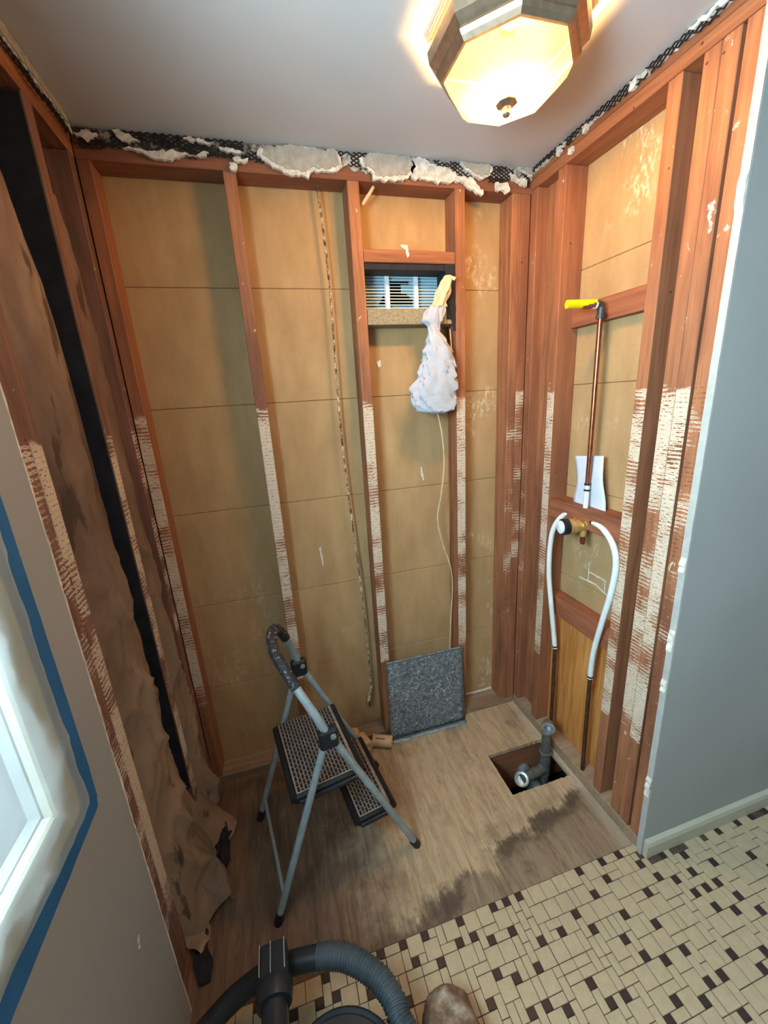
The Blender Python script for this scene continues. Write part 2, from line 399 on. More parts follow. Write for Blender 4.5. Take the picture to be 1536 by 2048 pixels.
def obj(name, mb, mat, parent=None, sharp=35, fix=True, solid=0):
    xs = [v[0] for v in mb.v]; ys = [v[1] for v in mb.v]; zs = [v[2] for v in mb.v]
    c = Vector(((min(xs)+max(xs))/2, (min(ys)+max(ys))/2, (min(zs)+max(zs))/2 if parent else min(zs)))
    me = bpy.data.meshes.new(name); me.from_pydata([(v[0]-c.x, v[1]-c.y, v[2]-c.z) for v in mb.v], [], mb.f)
    me.polygons.foreach_set('use_smooth', mb.sm); me.update()
    if fix:
        b = bmesh.new(); b.from_mesh(me); bmesh.ops.remove_doubles(b, verts=b.verts, dist=1e-6); bmesh.ops.recalc_face_normals(b, faces=b.faces); b.to_mesh(me); b.free()
    if any(mb.sm): me.set_sharp_from_angle(angle=math.radians(sharp))
    o = link_mesh(name, me, mat, parent, c); WL[o.name] = c
    if solid:
        md = o.modifiers.new('thickness', 'SOLIDIFY'); md.thickness = solid; md.offset = 0
    return o
def tag(o, label, cat, group=None, kind=None):
    o['label'] = label; o['category'] = cat
    if group: o['group'] = group
    if kind: o['kind'] = kind
    return o
def thing(name, label, cat, loc=(0, 0, 0), group=None, kind=None):
    o = bpy.data.objects.new(name, None); C.objects.link(o); o.location = loc; o.empty_display_size = .05
    WL[o.name] = Vector(loc); return tag(o, label, cat, group, kind)
def board(name, x0, x1, y0, y1, z0, z1, mat, parent, bev=.002):
    return obj(name, MB().box(min(x0, x1), max(x0, x1), min(y0, y1), max(y0, y1), z0, z1, bev), mat, parent)
def nz(x, y, z, s=1.): return noise.noise(Vector((x*s, y*s, z*s)))
def ragged(poly, amp=.004, step=.012, seed=0, closed=True):
    "subdivide a 2-D outline and jitter it"
    out = []; n = len(poly)
    for i in range(n):
        a = poly[i]; b = poly[(i+1) % n]; L = math.hypot(b[0]-a[0], b[1]-a[1]); k = max(1, int(L/step))
        for j in range(k):
            t = j/k; x = a[0]+(b[0]-a[0])*t; y = a[1]+(b[1]-a[1])*t
            out.append((x+amp*(nz(x+seed, y, 3.1, 60)+.5*nz(x, y, seed, 170)), y+amp*(nz(x, y+seed, 9.7, 60)+.5*nz(x+3, y, seed, 170))))
    return out

# ------------------------------------------------------------------ setting: back wall
TPZ = 2.374
wb = thing('wall_back', 'back wall opened to its reddish studs and tan grooved sheathing', 'wall', (0, 0, 0), kind='structure')
SB = [(-.835, -.797), (-.427, -.386), (-.022, .020), (.385, .426), (.628, .668), (.669, .709)]
for i, (a, b) in enumerate(SB):
    board('stud', a, b, 0, D, .032, TPZ, 'stud_back' if i < 4 else 'stud_back_bare', wb)
board('top_plate', XL, XR+D, 0, D, TPZ, TPZ+.040, 'plank_x', wb)
board('top_plate', XL, XR+D, 0, D, TPZ+.041, TPZ+.081, 'plank_x', wb)
board('bottom_plate', XL, XR, .0, D, -.018, .031, 'plank_raw', wb)
GZ = [2.464]+[2.0573-.4069*k for k in range(5)]+[.025]
VX0, VX1, VZ0, VZ1 = .021, .384, 1.972, 2.124      # vent opening
for k in range(len(GZ)-1):
    zt, zb = GZ[k], GZ[k+1]
    cols = [(-.93, .803)] if k > 1 else [(-.93, -.001), (.001, .404), (.406, .803)]
    for (a, b) in cols:
        lo, hi = zb+.0006, zt-.0006
        if k == 0 and a == .001: lo = VZ1
        if k == 1 and a == .001: hi = VZ0
        board('sheathing_panel', a, b, D+.001, D+.014, lo, hi, 'sheathing', wb, .0022)
board('building_paper', -.95, .82, D+.016, D+.02, -.1, VZ0, 'kraft', wb, 0)
board('building_paper', -.95, .82, D+.016, D+.02, VZ1, 2.5, 'kraft', wb, 0)
board('building_paper', -.95, VX0, D+.016, D+.02, VZ0, VZ1, 'kraft', wb, 0)
board('building_paper', VX1, .82, D+.016, D+.02, VZ0, VZ1, 'kraft', wb, 0)
board('header_block', .021, .384, .002, D, 2.126, 2.168, 'plank_x', wb)
obj('splinter', MB().tube([(.035, .03, 2.315), (.06, .02, 2.345), (.08, .03, 2.372)], .006, 6), 'masking', wb)
# vertical 1x2 nailer strip beside the cord
obj('felt_lining', MB().box(.345, .3845, .003, .09, 1.93, 2.125, .001), 'black_felt', wb)
obj('felt_flap', MB().prism(ragged([(.338, 2.122), (.384, 2.122), (.384, 1.885), (.376, 1.885), (.366, 1.93), (.352, 1.99)], .004, .02), .003, lambda a, b, d: (a, .0015-d*.5, b)), 'black_felt', wb)
obj('felt_lining', MB().box(.022, .3845, .01, .09, 2.104, 2.125, .001), 'black_felt', wb)
# old splash of plaster on header and sheathing
def blob(parent, name, pts, mat, f, ext=.004):
    return obj(name, MB().prism(ragged(pts, .002, .008, rng.random()*9), ext, f), mat, parent)
fb = lambda y: (lambda a, b, d: (a, y-d, b))
blob(wb, 'plaster_blob', [(.165, 2.185), (.19, 2.182), (.196, 2.150), (.188, 2.142), (.182, 2.168), (.166, 2.176)], 'plaster_white', fb(.002))
blob(wb, 'plaster_blob', [(.245, 1.335), (.252, 1.33), (.262, 1.275), (.256, 1.27), (.248, 1.30)], 'plaster_white', fb(D))
blob(wb, 'plaster_blob', [(-.245, 1.02), (-.238, 1.03), (-.232, .95), (-.238, .93)], 'plaster_white', fb(D))
blob(wb, 'plaster_blob', [(.07, 1.79), (.085, 1.795), (.088, 1.77), (.075, 1.765)], 'plaster_white', fb(D))

obj('caulk_line', MB().prism(ragged([(.428, .034), (.626, .034), (.626, .046), (.55, .042), (.428, .048)], .003, .01), .006, lambda a, b, d: (a, D-d, b)), 'plaster_white', wb)

# ------------------------------------------------------------------ setting: right wall
wr = thing('wall_right', 'right plumbing wall opened to reddish studs, blocks and tan sheathing', 'wall', (XR, -.4, 0), kind='structure')
for (a, b) in [(-.042, -.001), (-.198, -.157), (-.613, -.573), (-.705, -.664), (-.747, -.706), (-.795, -.756)]:
    board('stud', XR, XR+D, a, b, .047, TPZ+.008, 'stud_right_bare' if a in (-.042, -.795) else 'stud_right', wr)
board('corner_nailer', .752, .80, -.156, -.043, .047, TPZ+.008, 'stud_plain', wr)
board('top_plate', XR-.001, XR+D, -2.0, -.001, TPZ+.009, TPZ+.043, 'plank_y', wr)
board('top_plate', XR-.001, XR+D, -2.0, -.001, TPZ+.044, TPZ+.078, 'plank_y', wr)
board('bottom_plate', XR, XR+D, -.80, -.001, -.018, .046, 'plank_raw', wr)
for k in range(len(GZ)-1):
    board('sheathing_panel', XR+D+.001, XR+D+.014, -.80, D, GZ[k+1]+.0006, GZ[k]-.0006, 'sheathing', wr, .0022)
board('block', .768, XR+D, -.572, -.199, 1.858, 1.932, 'block_y', wr)
board('block', XR+.008, .80, -.572, -.199, 1.118, 1.196, 'block_y', wr)
board('block', XR+.030, .80, -.572, -.199, .664, .752, 'block_y', wr)
board('access_panel', .772, .782, -.572, -.199, .047, .660, 'ply_panel', wr)
board('building_paper', XR+D+.016, XR+D+.02, -.80, D, -.1, 2.5, 'kraft', wr, 0)
# damp grey mark left by an old soap dish
frx = lambda a, b, d: (XR+D-d, a, b)
def strip(pts, w):
    out = []
    n = len(pts)
    for i, p in enumerate(pts): out.append((p[0], p[1]))
    for p in reversed(pts): out.append((p[0]+w*.6, p[1]+w))
    return out
for pts in ([(-.36, .945), (-.36, .93), (-.36, .86)], [(-.31, .86), (-.40, .865), (-.46, .845)], [(-.36, .905), (-.45, .90)], [(-.445, .90), (-.45, .85)]):
    obj('adhesive_line', MB().prism(ragged(strip(pts, .006), .0015, .01), .002, frx), 'plaster_white', wr)

# ------------------------------------------------------------------ setting: left wall
wl = thing('wall_left', 'left wall half stripped to studs with torn brown insulation paper', 'wall', (XL, -.8, 0), kind='structure')
LS = [(-.046, -.004), (-.278, -.236), (-.667, -.626), (-.710, -.669), (-.753, -.712)]
for (a, b) in LS: board('stud', XL-D, XL, a, b, .045, TPZ, 'stud_left_bare' if a in (-.046, -.710, -.753) else 'stud_left', wl)
obj('gap_shade_strip', MB().box(XL-D+.001, XL-.006, -.2808, -.2784, .30, TPZ-.004), 'black_felt', wl)  # black strip standing in for the shade in the gap beside this stud
board('top_plate', XL-D, XL, -2.7, -.001, TPZ+.001, TPZ+.040, 'plank_y', wl)
board('top_plate', XL-D, XL, -2.7, -.001, TPZ+.041, TPZ+.081, 'plank_y', wl)
board('bottom_plate', XL-D, XL, -2.7, -.001, -.018, .044, 'block_y', wl)
WY0, WY1, WZ0, WZ1 = -1.92, -.985, 1.04, 2.10     # window opening
obj('felt_backing', MB().box(XL-D-.02, XL-D-.001, -.80, D, -.1, 2.47), 'black_felt', wl)
def kraft_bay(y0, y1, zt, zb, inset, bulge, seed, floorout=0):
    P = []; n, m = 210, 44
    for i in range(n+1):
        z = zt+(zb-zt)*i/n; row = []
        for j in range(m+1):
            s = j/m; edge = .012*nz(0, z*3, seed+j*.001, 1.3)
            gap = .035+.022*math.sin(z*2.1+seed)+.16*max(0, min(1, (z-1.85)/.5))**1.3
            y = y0+(y1-gap*(1 if z > .75 else max(.0, (z-.45)/.3))-y0)*s+edge*(s)
            b = math.sin(math.pi*min(1, s*1.02))**.7
            kz = .22+.78*max(0, min(1, (1.45-z)/.6))
            w = .014*nz(y*6, z*2.0, seed, 1)+.004*nz(y*14, z*9, seed+2, 1)
            wx = .5*nz(y*4, z*3, seed+6, 1)
            r1 = 1-abs(nz(y*8+z*3.5+wx, z*3.2-y*5, seed+8, 1)); r2 = 1-abs(nz(y*15-z*6, z*6+y*9+wx, seed+3, 1))
            w += (.032*r1**5+.014*r2**5)*kz
            x = XL-inset+bulge*b+w*b*b
            if floorout and z < .5:
                k = (.5-z)/.5; x += floorout*k**1.4*(.55+.6*nz(y*3, z*2, seed, 3))*(.4+.6*b)
            row.append((x, y, z))
        P.append(row)
    return P
obj('kraft_paper', MB().grid(kraft_bay(-.624, -.285, 2.36, .03, .045, .036, 1.7, .15)), 'kraft', wl, 80)
obj('kraft_paper', MB().grid(kraft_bay(-.234, -.015, 2.20, .06, .045, .030, 8.3, .06)), 'kraft', wl, 80)
# torn tail of the paper spilling on to the floor, with the black felt showing
def tail(y0, y1, x1, zt, seed, name, mat):
    P = []
    for i in range(28):
        s = i/27; row = []
        for j in range(22):
            t = j/21; y = y0+(y1-y0)*t+.03*nz(s*3, t*2, seed, 1.5)
            k = min(1, s*1.15)
            x = XL-.03+(x1-XL+.03)*(k**1.3)*(.72+.5*nz(t*4, 1.3, seed)+.25*math.sin(t*9+seed))
            z = zt*(1-k)**1.4+.006+.020*abs(nz(x*9, y*9, seed, 2.1))+.012*(1-abs(nz(x*14+y*9, y*14, seed, 1.2)))**3
            row.append((x, y, z))
        P.append(row)
    return obj(name, MB().grid(P, skip=lambda i, j: i > 18 and nz(i*.33, j*.45, seed+5) > .16), mat, wl, 80)
tail(-.50, -.08, -.735, .34, 2.2, 'paper_flap', 'kraft')
tail(-.62, -.40, -.790, .22, 6.1, 'paper_flap', 'kraft')
fdark = lambda a, b, d: (a, b, .046+.03*nz(a, b, .3, 20)-d)
obj('felt_scrap', MB().prism(ragged([(-.80, -.235), (-.757, -.25), (-.738, -.34), (-.742, -.42), (-.762, -.425), (-.775, -.36), (-.80, -.30)], .008, .015), .004, fdark), 'black_felt', wl)
obj('felt_scrap', MB().prism(ragged([(-.826, -.60), (-.80, -.585), (-.765, -.66), (-.770, -.70), (-.80, -.70), (-.825, -.65)], .006, .015), .004, lambda a, b, d: (a, b, .012-d)), 'black_felt', wl)
# plaster with the window opening
def drywall_left():
    m = MB(); e = -.745
    for (a, b, c, d) in [(-2.7, WY0, 0, H), (WY1, e, 0, H), (WY0, WY1, 0, WZ0), (WY0, WY1, WZ1, H)]:
        m.box(XL+.0005, XP, a, b, c, d)
    return m
obj('plaster_skin', drywall_left(), 'paint_grey', wl)
pl = [(-.7449, .01)]+[(-.7449, H-.01)]
edge = ragged([(-.746, .0), (-.746, H-.06)], .004, .02)[:]
ep = [(-.7455, .0)]+[(-.740+.006*nz(0, z*.01, 2, 9)+.004*nz(0, z*.01*3, 7, 14), z*.01) for z in range(0, 239, 2)]+[(-.7455, 2.38)]
obj('broken_edge', MB().prism(ep, .0175, lambda a, b, d: (XL+.0008+d, a, b)), 'plaster_white', wl)
for (yy, zz) in [(-.86, .52), (-.865, .505)]:
    blob(wl, 'chip', [(yy-.005, zz+.006), (yy+.004, zz+.007), (yy+.003, zz-.006), (yy-.004, zz-.004)], 'plaster_white', lambda a, b, d: (XP+.0005+d, a, b), .0015)

# ------------------------------------------------------------------ setting: wing wall, ceiling
ww = thing('wall_wing', 'plain grey painted wall beside the alcove, facing the camera', 'wall', (1.4, YW, 0), kind='structure')
obj('plaster_skin', MB().box(.706, 1.62, YW, YW+.020, 0, H), 'paint_grey', ww)
ez = [.7015-.0016*abs(nz(0, z*.012, 1, 14))-.007*max(0, nz(0, z*.012, 5, 5)-.35) for z in range(0, 203)]
obj('broken_edge', MB().prism([(.7065, .0)]+[(x, k*.012) for k, x in enumerate(ez)]+[(.7065, 2.436)], .0195, lambda a, b, d: (a, YW+.0002+d, b)), 'edge_paint', ww)
for (zz, hh) in [(.88, .05), (.72, .035), (.30, .05), (.33, .03), (1.13, .03), (2.05, .05)]:
    blob(ww, 'plaster_blob', [(.704, zz+hh), (.699, zz+hh*.5), (.6955, zz+hh*.1), (.698, zz-hh*.2), (.6965, zz-hh*.6), (.704, zz-hh)], 'plaster_white', lambda a, b, d: (a, YW+.0190-d, b), .018)
board('corner_stud', .81, .85, YW+.022, YW+.11, .0, TPZ, 'stud_plain', ww)
rb = obj('wall_rear_blocker', MB().box(.35, 1.66, -2.74, -2.70, 0, H), 'paint_grey'); tag(rb, 'unseen grey half wall behind the camera, added to block light', 'wall', kind='structure')  # unseen half wall, added so light from behind enters only on the left
rw = obj('wall_room_blocker', MB().box(1.62, 1.66, -2.7, YW, 0, H), 'paint_grey'); tag(rw, 'unseen grey side wall beyond the wing wall, added to block light', 'wall', kind='structure')  # out of view, added to keep world light from entering at the right
bb = obj('baseboard_wing', MB().prism([(0, 0), (.016, 0), (.017, .052), (.013, .066), (.005, .072), (0, .072)], .91, lambda a, b, d: (.709+d, YW-.0005-a, b)), 'white_trim')
tag(bb, 'low cream baseboard with dusty rounded top under the grey wall', 'baseboard', kind='structure')
ce = obj('ceiling', MB().box(XL+.002, 1.62, -2.7, -.001, H, H+.004), 'paint_ceiling'); tag(ce, 'smooth light grey ceiling with a ragged broken edge', 'ceiling', kind='structure')
cs = obj('ceiling_deck', MB().box(-1.0, 1.62, -2.7, .15, H+.005, H+.03), 'dark_earth'); tag(cs, 'dark deck hidden above the plaster ceiling', 'ceiling', kind='structure')

# plaster and wire lath left along the ceiling
def lath(parent, a0, a1, z0, z1, f, seed, hole=.34):
    m = MB(); w, h = .0105, .0058; na, nb = int((a1-a0)/w), int((z1-z0)/h)
    for i in range(na):
        low = z0+.016*(nz(i*w*9, 0, seed)+.3)
        for j in range(nb):
            z = z1-(j+1)*h
            if z < low or nz(i*w*16, z*26, seed+3) > hole: continue
            p, q = ((a0+i*w, z), (a0+(i+1)*w, z+h)) if (i+j) % 2 else ((a0+i*w, z+h), (a0+(i+1)*w, z))
            t = .0016
            d0 = .003*nz(p[0]*14, p[1]*20, seed); d1 = .003*nz(q[0]*14, q[1]*20, seed)
            vs = []
            for (pp, dd) in ((p, d0), (q, d1)):
                vs += [f(pp[0], pp[1]-t, dd-t), f(pp[0], pp[1]+t, dd-t), f(pp[0], pp[1]+t, dd+t), f(pp[0], pp[1]-t, dd+t)]
            m.add(vs, [(0, 1, 5, 4), (1, 2, 6, 5), (2, 3, 7, 6), (3, 0, 4, 7)])
    o = obj('wire_lath', m, 'lath_metal', parent, fix=False); o['kind'] = 'stuff'; return o
lath(wb, -.815, .70, 2.392, 2.4505, lambda a, b, d: (a, -.009+d, b), 1.3, .22)
lath(wr, -.80, -.02, 2.424, 2.4505, lambda a, b, d: (XR-.010+d, a, b), 5.2, .45)
lath(wl, -.74, -.02, 2.402, 2.4505, lambda a, b, d: (XP-.006+d, a, b), 9.1)
bs_ = [(-.825, H-.0015)]+[(x, H-.0015) for x in (-.4, 0, .4)]+[(.705, H-.0015), (.705, 2.418), (.60, 2.412), (.52, 2.418), (.44, 2.41), (.33, 2.408), (.22, 2.400), (.05, 2.398), (-.02, 2.408), (-.10, 2.396), (-.25, 2.402), (-.36, 2.412), (-.48, 2.408), (-.60, 2.404), (-.72, 2.412), (-.825, 2.42)]
obj('scratch_coat', MB().prism(ragged(bs_, .010, .008, 3.3), .0045, lambda a, b, d: (a, -.0005-d, min(b, H-.001))), 'scratch', wb)
bs_ = [(-.02, H-.0015), (-.79, H-.0015), (-.79, 2.434), (-.6, 2.436), (-.4, 2.432), (-.2, 2.434), (-.02, 2.43)]
obj('scratch_coat', MB().prism(ragged(bs_, .006, .008, 5.3), .004, lambda a, b, d: (XR-.0015-d, a, min(b, H-.001))), 'scratch', wr)
def chunk(parent, outline, f, seed, skin=True):
    c = obj('plaster_remnant', MB().prism(ragged(outline, .008, .005, seed), .012, lambda a, b, d: f(a, b, -d)), 'plaster_white', parent)
    if skin:
        cx = sum(p[0] for p in outline)/len(outline); cz = sum(p[1] for p in outline)/len(outline)
        ins = [(cx+(a-cx)*.90, min(H-.002, cz+(b-cz)*(.72 if b < cz else 1.0)+.002)) for a, b in outline]
        obj('grey_coat', MB().prism(ragged(ins, .007, .005, seed+4), .005, lambda a, b, d: f(a, b, -.0105-d)), 'plaster_grey', c)
fB = lambda a, b, d: (a, -.006+d, b); fR = lambda a, b, d: (XR-.004+d, a, b); fL = lambda a, b, d: (XL+.004-d, a, b)
T = H-.0015
chunk(wb, [(-.30, T-.012), (-.20, T), (-.10, T-.008), (-.05, T), (-.035, 2.402), (-.07, 2.385), (-.14, 2.384), (-.16, 2.366), (-.23, 2.372), (-.27, 2.386), (-.31, 2.414)], fB, 1)
chunk(wb, [(.025, T-.02), (.07, T), (.21, T), (.225, 2.425), (.215, 2.405), (.20, 2.386), (.13, 2.374), (.07, 2.372), (.062, 2.398), (.03, 2.41)], fB, 2)
chunk(wb, [(.215, T), (.26, T-.004), (.31, T-.02), (.36, 2.425), (.40, 2.405), (.45, 2.402), (.488, 2.368), (.492, 2.349), (.455, 2.366), (.40, 2.388), (.33, 2.380), (.25, 2.386), (.205, 2.386)], fB, 3, False)
chunk(wb, [(.40, T), (.53, T-.008), (.52, 2.415), (.49, 2.400), (.44, 2.416), (.405, 2.44)], fB, 4)
chunk(wb, [(.545, 2.394), (.60, 2.396), (.605, 2.376), (.592, 2.362), (.575, 2.372), (.548, 2.372)], fB, 5, False)
chunk(wb, [(.605, 2.43), (.64, 2.415), (.675, 2.41), (.68, 2.392), (.645, 2.40), (.615, 2.412)], fB, 6, False)
chunk(wb, [(.64, T), (.70, T), (.70, 2.425), (.67, 2.43)], fB, 12)
chunk(wb, [(-.70, 2.406), (-.62, 2.402), (-.56, 2.408), (-.50, 2.403), (-.46, 2.41), (-.47, 2.397), (-.53, 2.396), (-.57, 2.383), (-.61, 2.380), (-.65, 2.394)], fB, 7, False)
chunk(wb, [(-.43, 2.427), (-.36, 2.424), (-.35, 2.415), (-.40, 2.412)], fB, 8, False)
chunk(wb, [(-.39, 2.405), (-.345, 2.402), (-.35, 2.392), (-.385, 2.392)], fB, 14, False)
chunk(wb, [(-.40, 2.388), (-.382, 2.39), (-.375, 2.376), (-.39, 2.366), (-.403, 2.376)], fB, 9, False)
chunk(wb, [(-.72, T-.004), (-.69, T-.006), (-.655, 2.428), (-.68, 2.42), (-.71, 2.43)], fB, 10, False)
chunk(wb, [(-.53, T-.004), (-.47, T-.004), (-.44, 2.434), (-.50, 2.436)], fB, 11, False)
chunk(wb, [(-.82, 2.43), (-.79, 2.44), (-.76, 2.43), (-.79, 2.415)], fB, 13, False)
chunk(wl, [(-.74, T), (-.40, T), (-.05, T), (-.02, 2.425), (-.12, 2.430), (-.22, 2.424), (-.36, 2.416), (-.50, 2.424), (-.62, 2.40), (-.74, 2.40)], fL, 21)
chunk(wr, [(-.62, T), (-.66, T), (-.74, T), (-.80, T), (-.80, 2.437), (-.70, 2.439), (-.64, 2.442)], fR, 31, False)
for i, (y, z) in enumerate([(-.16, 2.43), (-.28, 2.428), (-.22, 2.40), (-.46, 2.435)]):
    chunk(wr, [(y, z+.012), (y-.022, z+.010), (y-.02, z-.008), (y-.004, z-.010)], fR, 40+i, False)

# ------------------------------------------------------------------ setting: floors
sf = thing('subfloor', 'bare water-stained plywood subfloor of the stripped alcove', 'floor', (0, -.4, 0), kind='structure')
TE = -.778
HX0, HX1, HY0, HY1 = .400, .686, -.473, -.268
def ply_mesh():
    m = MB()
    def edge_pts():
        pts = []
        for (a, b) in (((HX0, HY0), (HX1, HY0)), ((HX1, HY0), (HX1, HY1)), ((HX1, HY1), (HX0, HY1)), ((HX0, HY1), (HX0, HY0))):
            n = 36 if a[1] == b[1] else 14
            for k in range(n):
                t = k/n; x = a[0]+(b[0]-a[0])*t; y = a[1]+(b[1]-a[1])*t
                if a[1] == b[1]: y += .004*nz(x*160, y, 2)
                else: x += .0015*nz(y*60, x, 2)
                pts.append((x, y))
        return pts
    x0, x1, y0, y1 = XL-.09, XR-.002, TE, -.002
    for (a, b, c, d) in [(x0, HX0-.02, y0, y1), (HX1+.012, x1, y0, y1), (HX0-.02, HX1+.012, y0, HY0-.02), (HX0-.02, HX1+.012, HY1+.02, y1)]:
        m.box(a, b, c, d, -.018, 0)
    inner = edge_pts(); n = len(inner)
    R = (HX0-.02, HX1+.012, HY0-.02, HY1+.02); outer = []
    for (x, y) in inner:
        ox = R[0] if abs(x-HX0) < .006 else R[1] if abs(x-HX1) < .006 else x
        oy = R[2] if abs(y-HY0) < .006 else R[3] if abs(y-HY1) < .006 else y
        outer.append((ox, oy))
    vs = [(x, y, 0) for x, y in inner]+[(x, y, 0) for x, y in outer]+[(x, y, -.018) for x, y in inner]
    m.add(vs, [(i, (i+1) % n, n+(i+1) % n, n+i) for i in range(n)]+[(i, (i+1) % n, 2*n+(i+1) % n, 2*n+i) for i in range(n)])
    return m
obj('plywood_sheet', ply_mesh(), 'plywood', sf)
board('joist', .20, .90, -.262, -.222, -.26, -.019, 'plank_x', sf)
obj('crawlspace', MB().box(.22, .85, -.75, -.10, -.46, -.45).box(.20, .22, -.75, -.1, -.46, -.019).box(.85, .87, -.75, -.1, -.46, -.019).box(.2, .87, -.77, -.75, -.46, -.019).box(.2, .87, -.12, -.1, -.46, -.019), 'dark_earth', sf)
# mosaic tile floor
fl = thing('floor', 'mosaic floor of cream tiles with scattered dark brown squares', 'floor', (0, -1.6, 0), kind='structure')
obj('mortar_bed', MB().box(XL+.02, 1.62, -2.7, TE, -.018, -.0015), 'grout', fl)
U = .0243; NX, NY = int((1.62-XP)/U), int((2.7+TE)/U); GX0 = XP+.001
occ = [[0]*NY for _ in range(NX)]; tiles = []
tr = random.Random(21)
for j in range(NY):
    for i in range(NX):
        if occ[i][j]: continue
        def free(w, h): return i+w <= NX and j+h <= NY and all(not occ[i+a][j+b] for a in range(w) for b in range(h))
        r = tr.random()
        near_dark = any(tk == 'd' and abs(ti-i) <= 1 and abs(tj-j) <= 1 for (ti, tj, tw, th, tk) in tiles[-140:])
        if r < .29 and not near_dark: w, h, k = 1, 1, 'd'
        elif r < .68 and free(2, 2): w, h, k = 2, 2, 'c'
        elif r < .80 and free(2, 1): w, h, k = 2, 1, 'c'
        elif r < .95 and free(1, 2): w, h, k = 1, 2, 'c'
        else: w, h, k = 1, 1, ('d' if tr.random() < .22 and not near_dark else 'c')
        for a in range(w):
            for b in range(h): occ[i+a][j+b] = 1
        tiles.append((i, j, w, h, k))
def tile_mb(w, h): return MB().box(-w*U/2+.0010, w*U/2-.0010, -h*U/2+.0010, h*U/2-.0010, -.003, .0012, .0006)
tmesh = {}
def tile_data(w, h, k):
    if (w, h, k) not in tmesh:
        b = tile_mb(w, h); me = bpy.data.meshes.new('tile'); me.from_pydata(b.v, [], b.f); me.materials.append(M['tile_dark' if k == 'd' else 'tile_cream']); me.update(); tmesh[(w, h, k)] = me
    return tmesh[(w, h, k)]
vis = []; rest = []
for (i, j, w, h, k) in tiles:
    c = Vector((GX0+(i+w/2)*U, TE-.001-(j+h/2)*U, 0))
    if c.x > .70 and c.y > YW-.016: continue
    p = to_px(c)
    (vis if p[2] > 0 and -10 < p[0] < 1546 and p[1] < 2058 else rest).append((w*h/p[2]**2 if p[2] > 0 else 0, c, w, h, k))
vis.sort(key=lambda q: -q[0])
for (s, c, w, h, k) in vis[:300]:
    link_mesh('tile', tile_data(w, h, k), None, fl, c+Vector((rng.uniform(-1, 1)*.0004, rng.uniform(-1, 1)*.0004, rng.uniform(-1, 1)*.0003)))
for kk, mt in (('c', 'tile_cream'), ('d', 'tile_dark')):
    m = MB()
    for (s, c, w, h, k) in vis[300:]+rest:
        if k == kk: b = tile_mb(w, h); m.add([(v[0]+c.x, v[1]+c.y, v[2]) for v in b.v], b.f)
    o = obj('tile_field', m, mt, fl, fix=False); o['kind'] = 'stuff'

# ------------------------------------------------------------------ window with plastic film and tape
wn = thing('window_1', 'window in the left wall glowing behind taped plastic film', 'window', (XL, (WY0+WY1)/2, WZ0), kind='structure')
cw = .065
for (a, b, c, d) in [(WY1, WY1+cw, WZ0-cw, WZ1+cw), (WY0-cw, WY0, WZ0-cw, WZ1+cw), (WY0, WY1, WZ0-cw, WZ0), (WY0, WY1, WZ1, WZ1+cw)]:
    board('casing', XP+.0005, XP+.02, a, b, c, d, 'white_trim', wn, .004)
for (a, b, c, d) in [(WY1-.05, WY1, WZ0, WZ1), (WY0, WY0+.05, WZ0, WZ1), (WY0+.05, WY1-.05, WZ0, WZ0+.05), (WY0+.05, WY1-.05, WZ1-.05, WZ1), (WY0+.05, WY1-.05, 1.55, 1.60)]:
    board('sash_rail', XL-.07, XL-.03, a, b, c, d, 'white_louver', wn, .004)
board('pane', XL-.052, XL-.048, WY0+.05, WY1-.05, WZ0+.05, 1.55, 'glass', wn, 0)
board('pane', XL-.052, XL-.048, WY0+.05, WY1-.05, 1.60, WZ1-.05, 'glass', wn, 0)
PY1, PZ0, PY0, PZ1 = -.872, .938, -2.03, 2.22
P = []
for i in range(70):
    s = i/69; z = PZ0+(PZ1-PZ0)*s; row = []
    for j in range(80):
        t = j/79; y = PY1+(PY0-PY1)*t
        d = min(PY1-y, y-PY0, z-PZ0, PZ1-z)
        lift = .026*min(1, d/.04) if d < .12 else .026-.012*min(1, (d-.12)/.1)
        w = (.010*nz(y, z, 2, 9)+.005*(1-abs(nz(y+z*.4, z-y*.3, 4, 15)))**3)*min(1, d/.05)
        row.append((XP+.001+lift+w, y, z))
    P.append(row)
pf = thing('plastic_sheet', 'cloudy plastic film taped over the window with blue tape', 'plastic sheet', (XP, PY1, PZ0))
obj('film', MB().grid(P), 'plastic_film', pf, 180)
TX = XP+.0012
def tape(poly, seed): return obj('tape_strip', MB().prism(ragged(poly, .002, .03, seed), .0012, lambda a, b, d: (TX+d, a, b)), 'tape_blue', pf)
tape([(-.842, .915), (-.838, 1.0), (-.836, 1.5), (-.838, 2.25), (-.895, 2.25), (-.892, 1.5), (-.896, 1.0), (-.900, .945), (-.868, .925)], 1)
TX = XP+.0026
tape([(-.845, .925), (-.852, .90), (-1.2, .893), (-2.05, .89), (-2.05, .935), (-1.2, .936), (-.905, .95)], 2)

# ------------------------------------------------------------------ ceiling light
lc = Vector((.248, -.562, H)); S8 = 1/math.cos(math.pi/8); PH = math.pi/8
lt = thing('ceiling_light', 'lit octagonal ceiling light with bronze rim and frosted bowl', 'ceiling light', lc)
def oct_(prof, close=False): return MB().lathe((lc.x, lc.y, 0), (0, 0, 1), [(z, a*S8) for z, a in prof], 8, False, PH, close)
obj('rim', oct_([(2.400, .150), (2.431, .166), (2.414, .170), (2.392, .166), (2.384, .157), (2.378, .150), (2.372, .152), (2.364, .147), (2.356, .140), (2.355, .134), (2.362, .132), (2.372, .138)], True), 'bronze', lt)
obj('bowl', oct_([(2.366, .136), (2.350, .134), (2.330, .124), (2.314, .108), (2.304, .086), (2.301, .050), (2.300, .002)]), 'lamp_glass', lt)
obj('pan', oct_([(2.450, .10), (2.450, .158), (2.436, .158), (2.434, .02)]), 'bronze', lt)
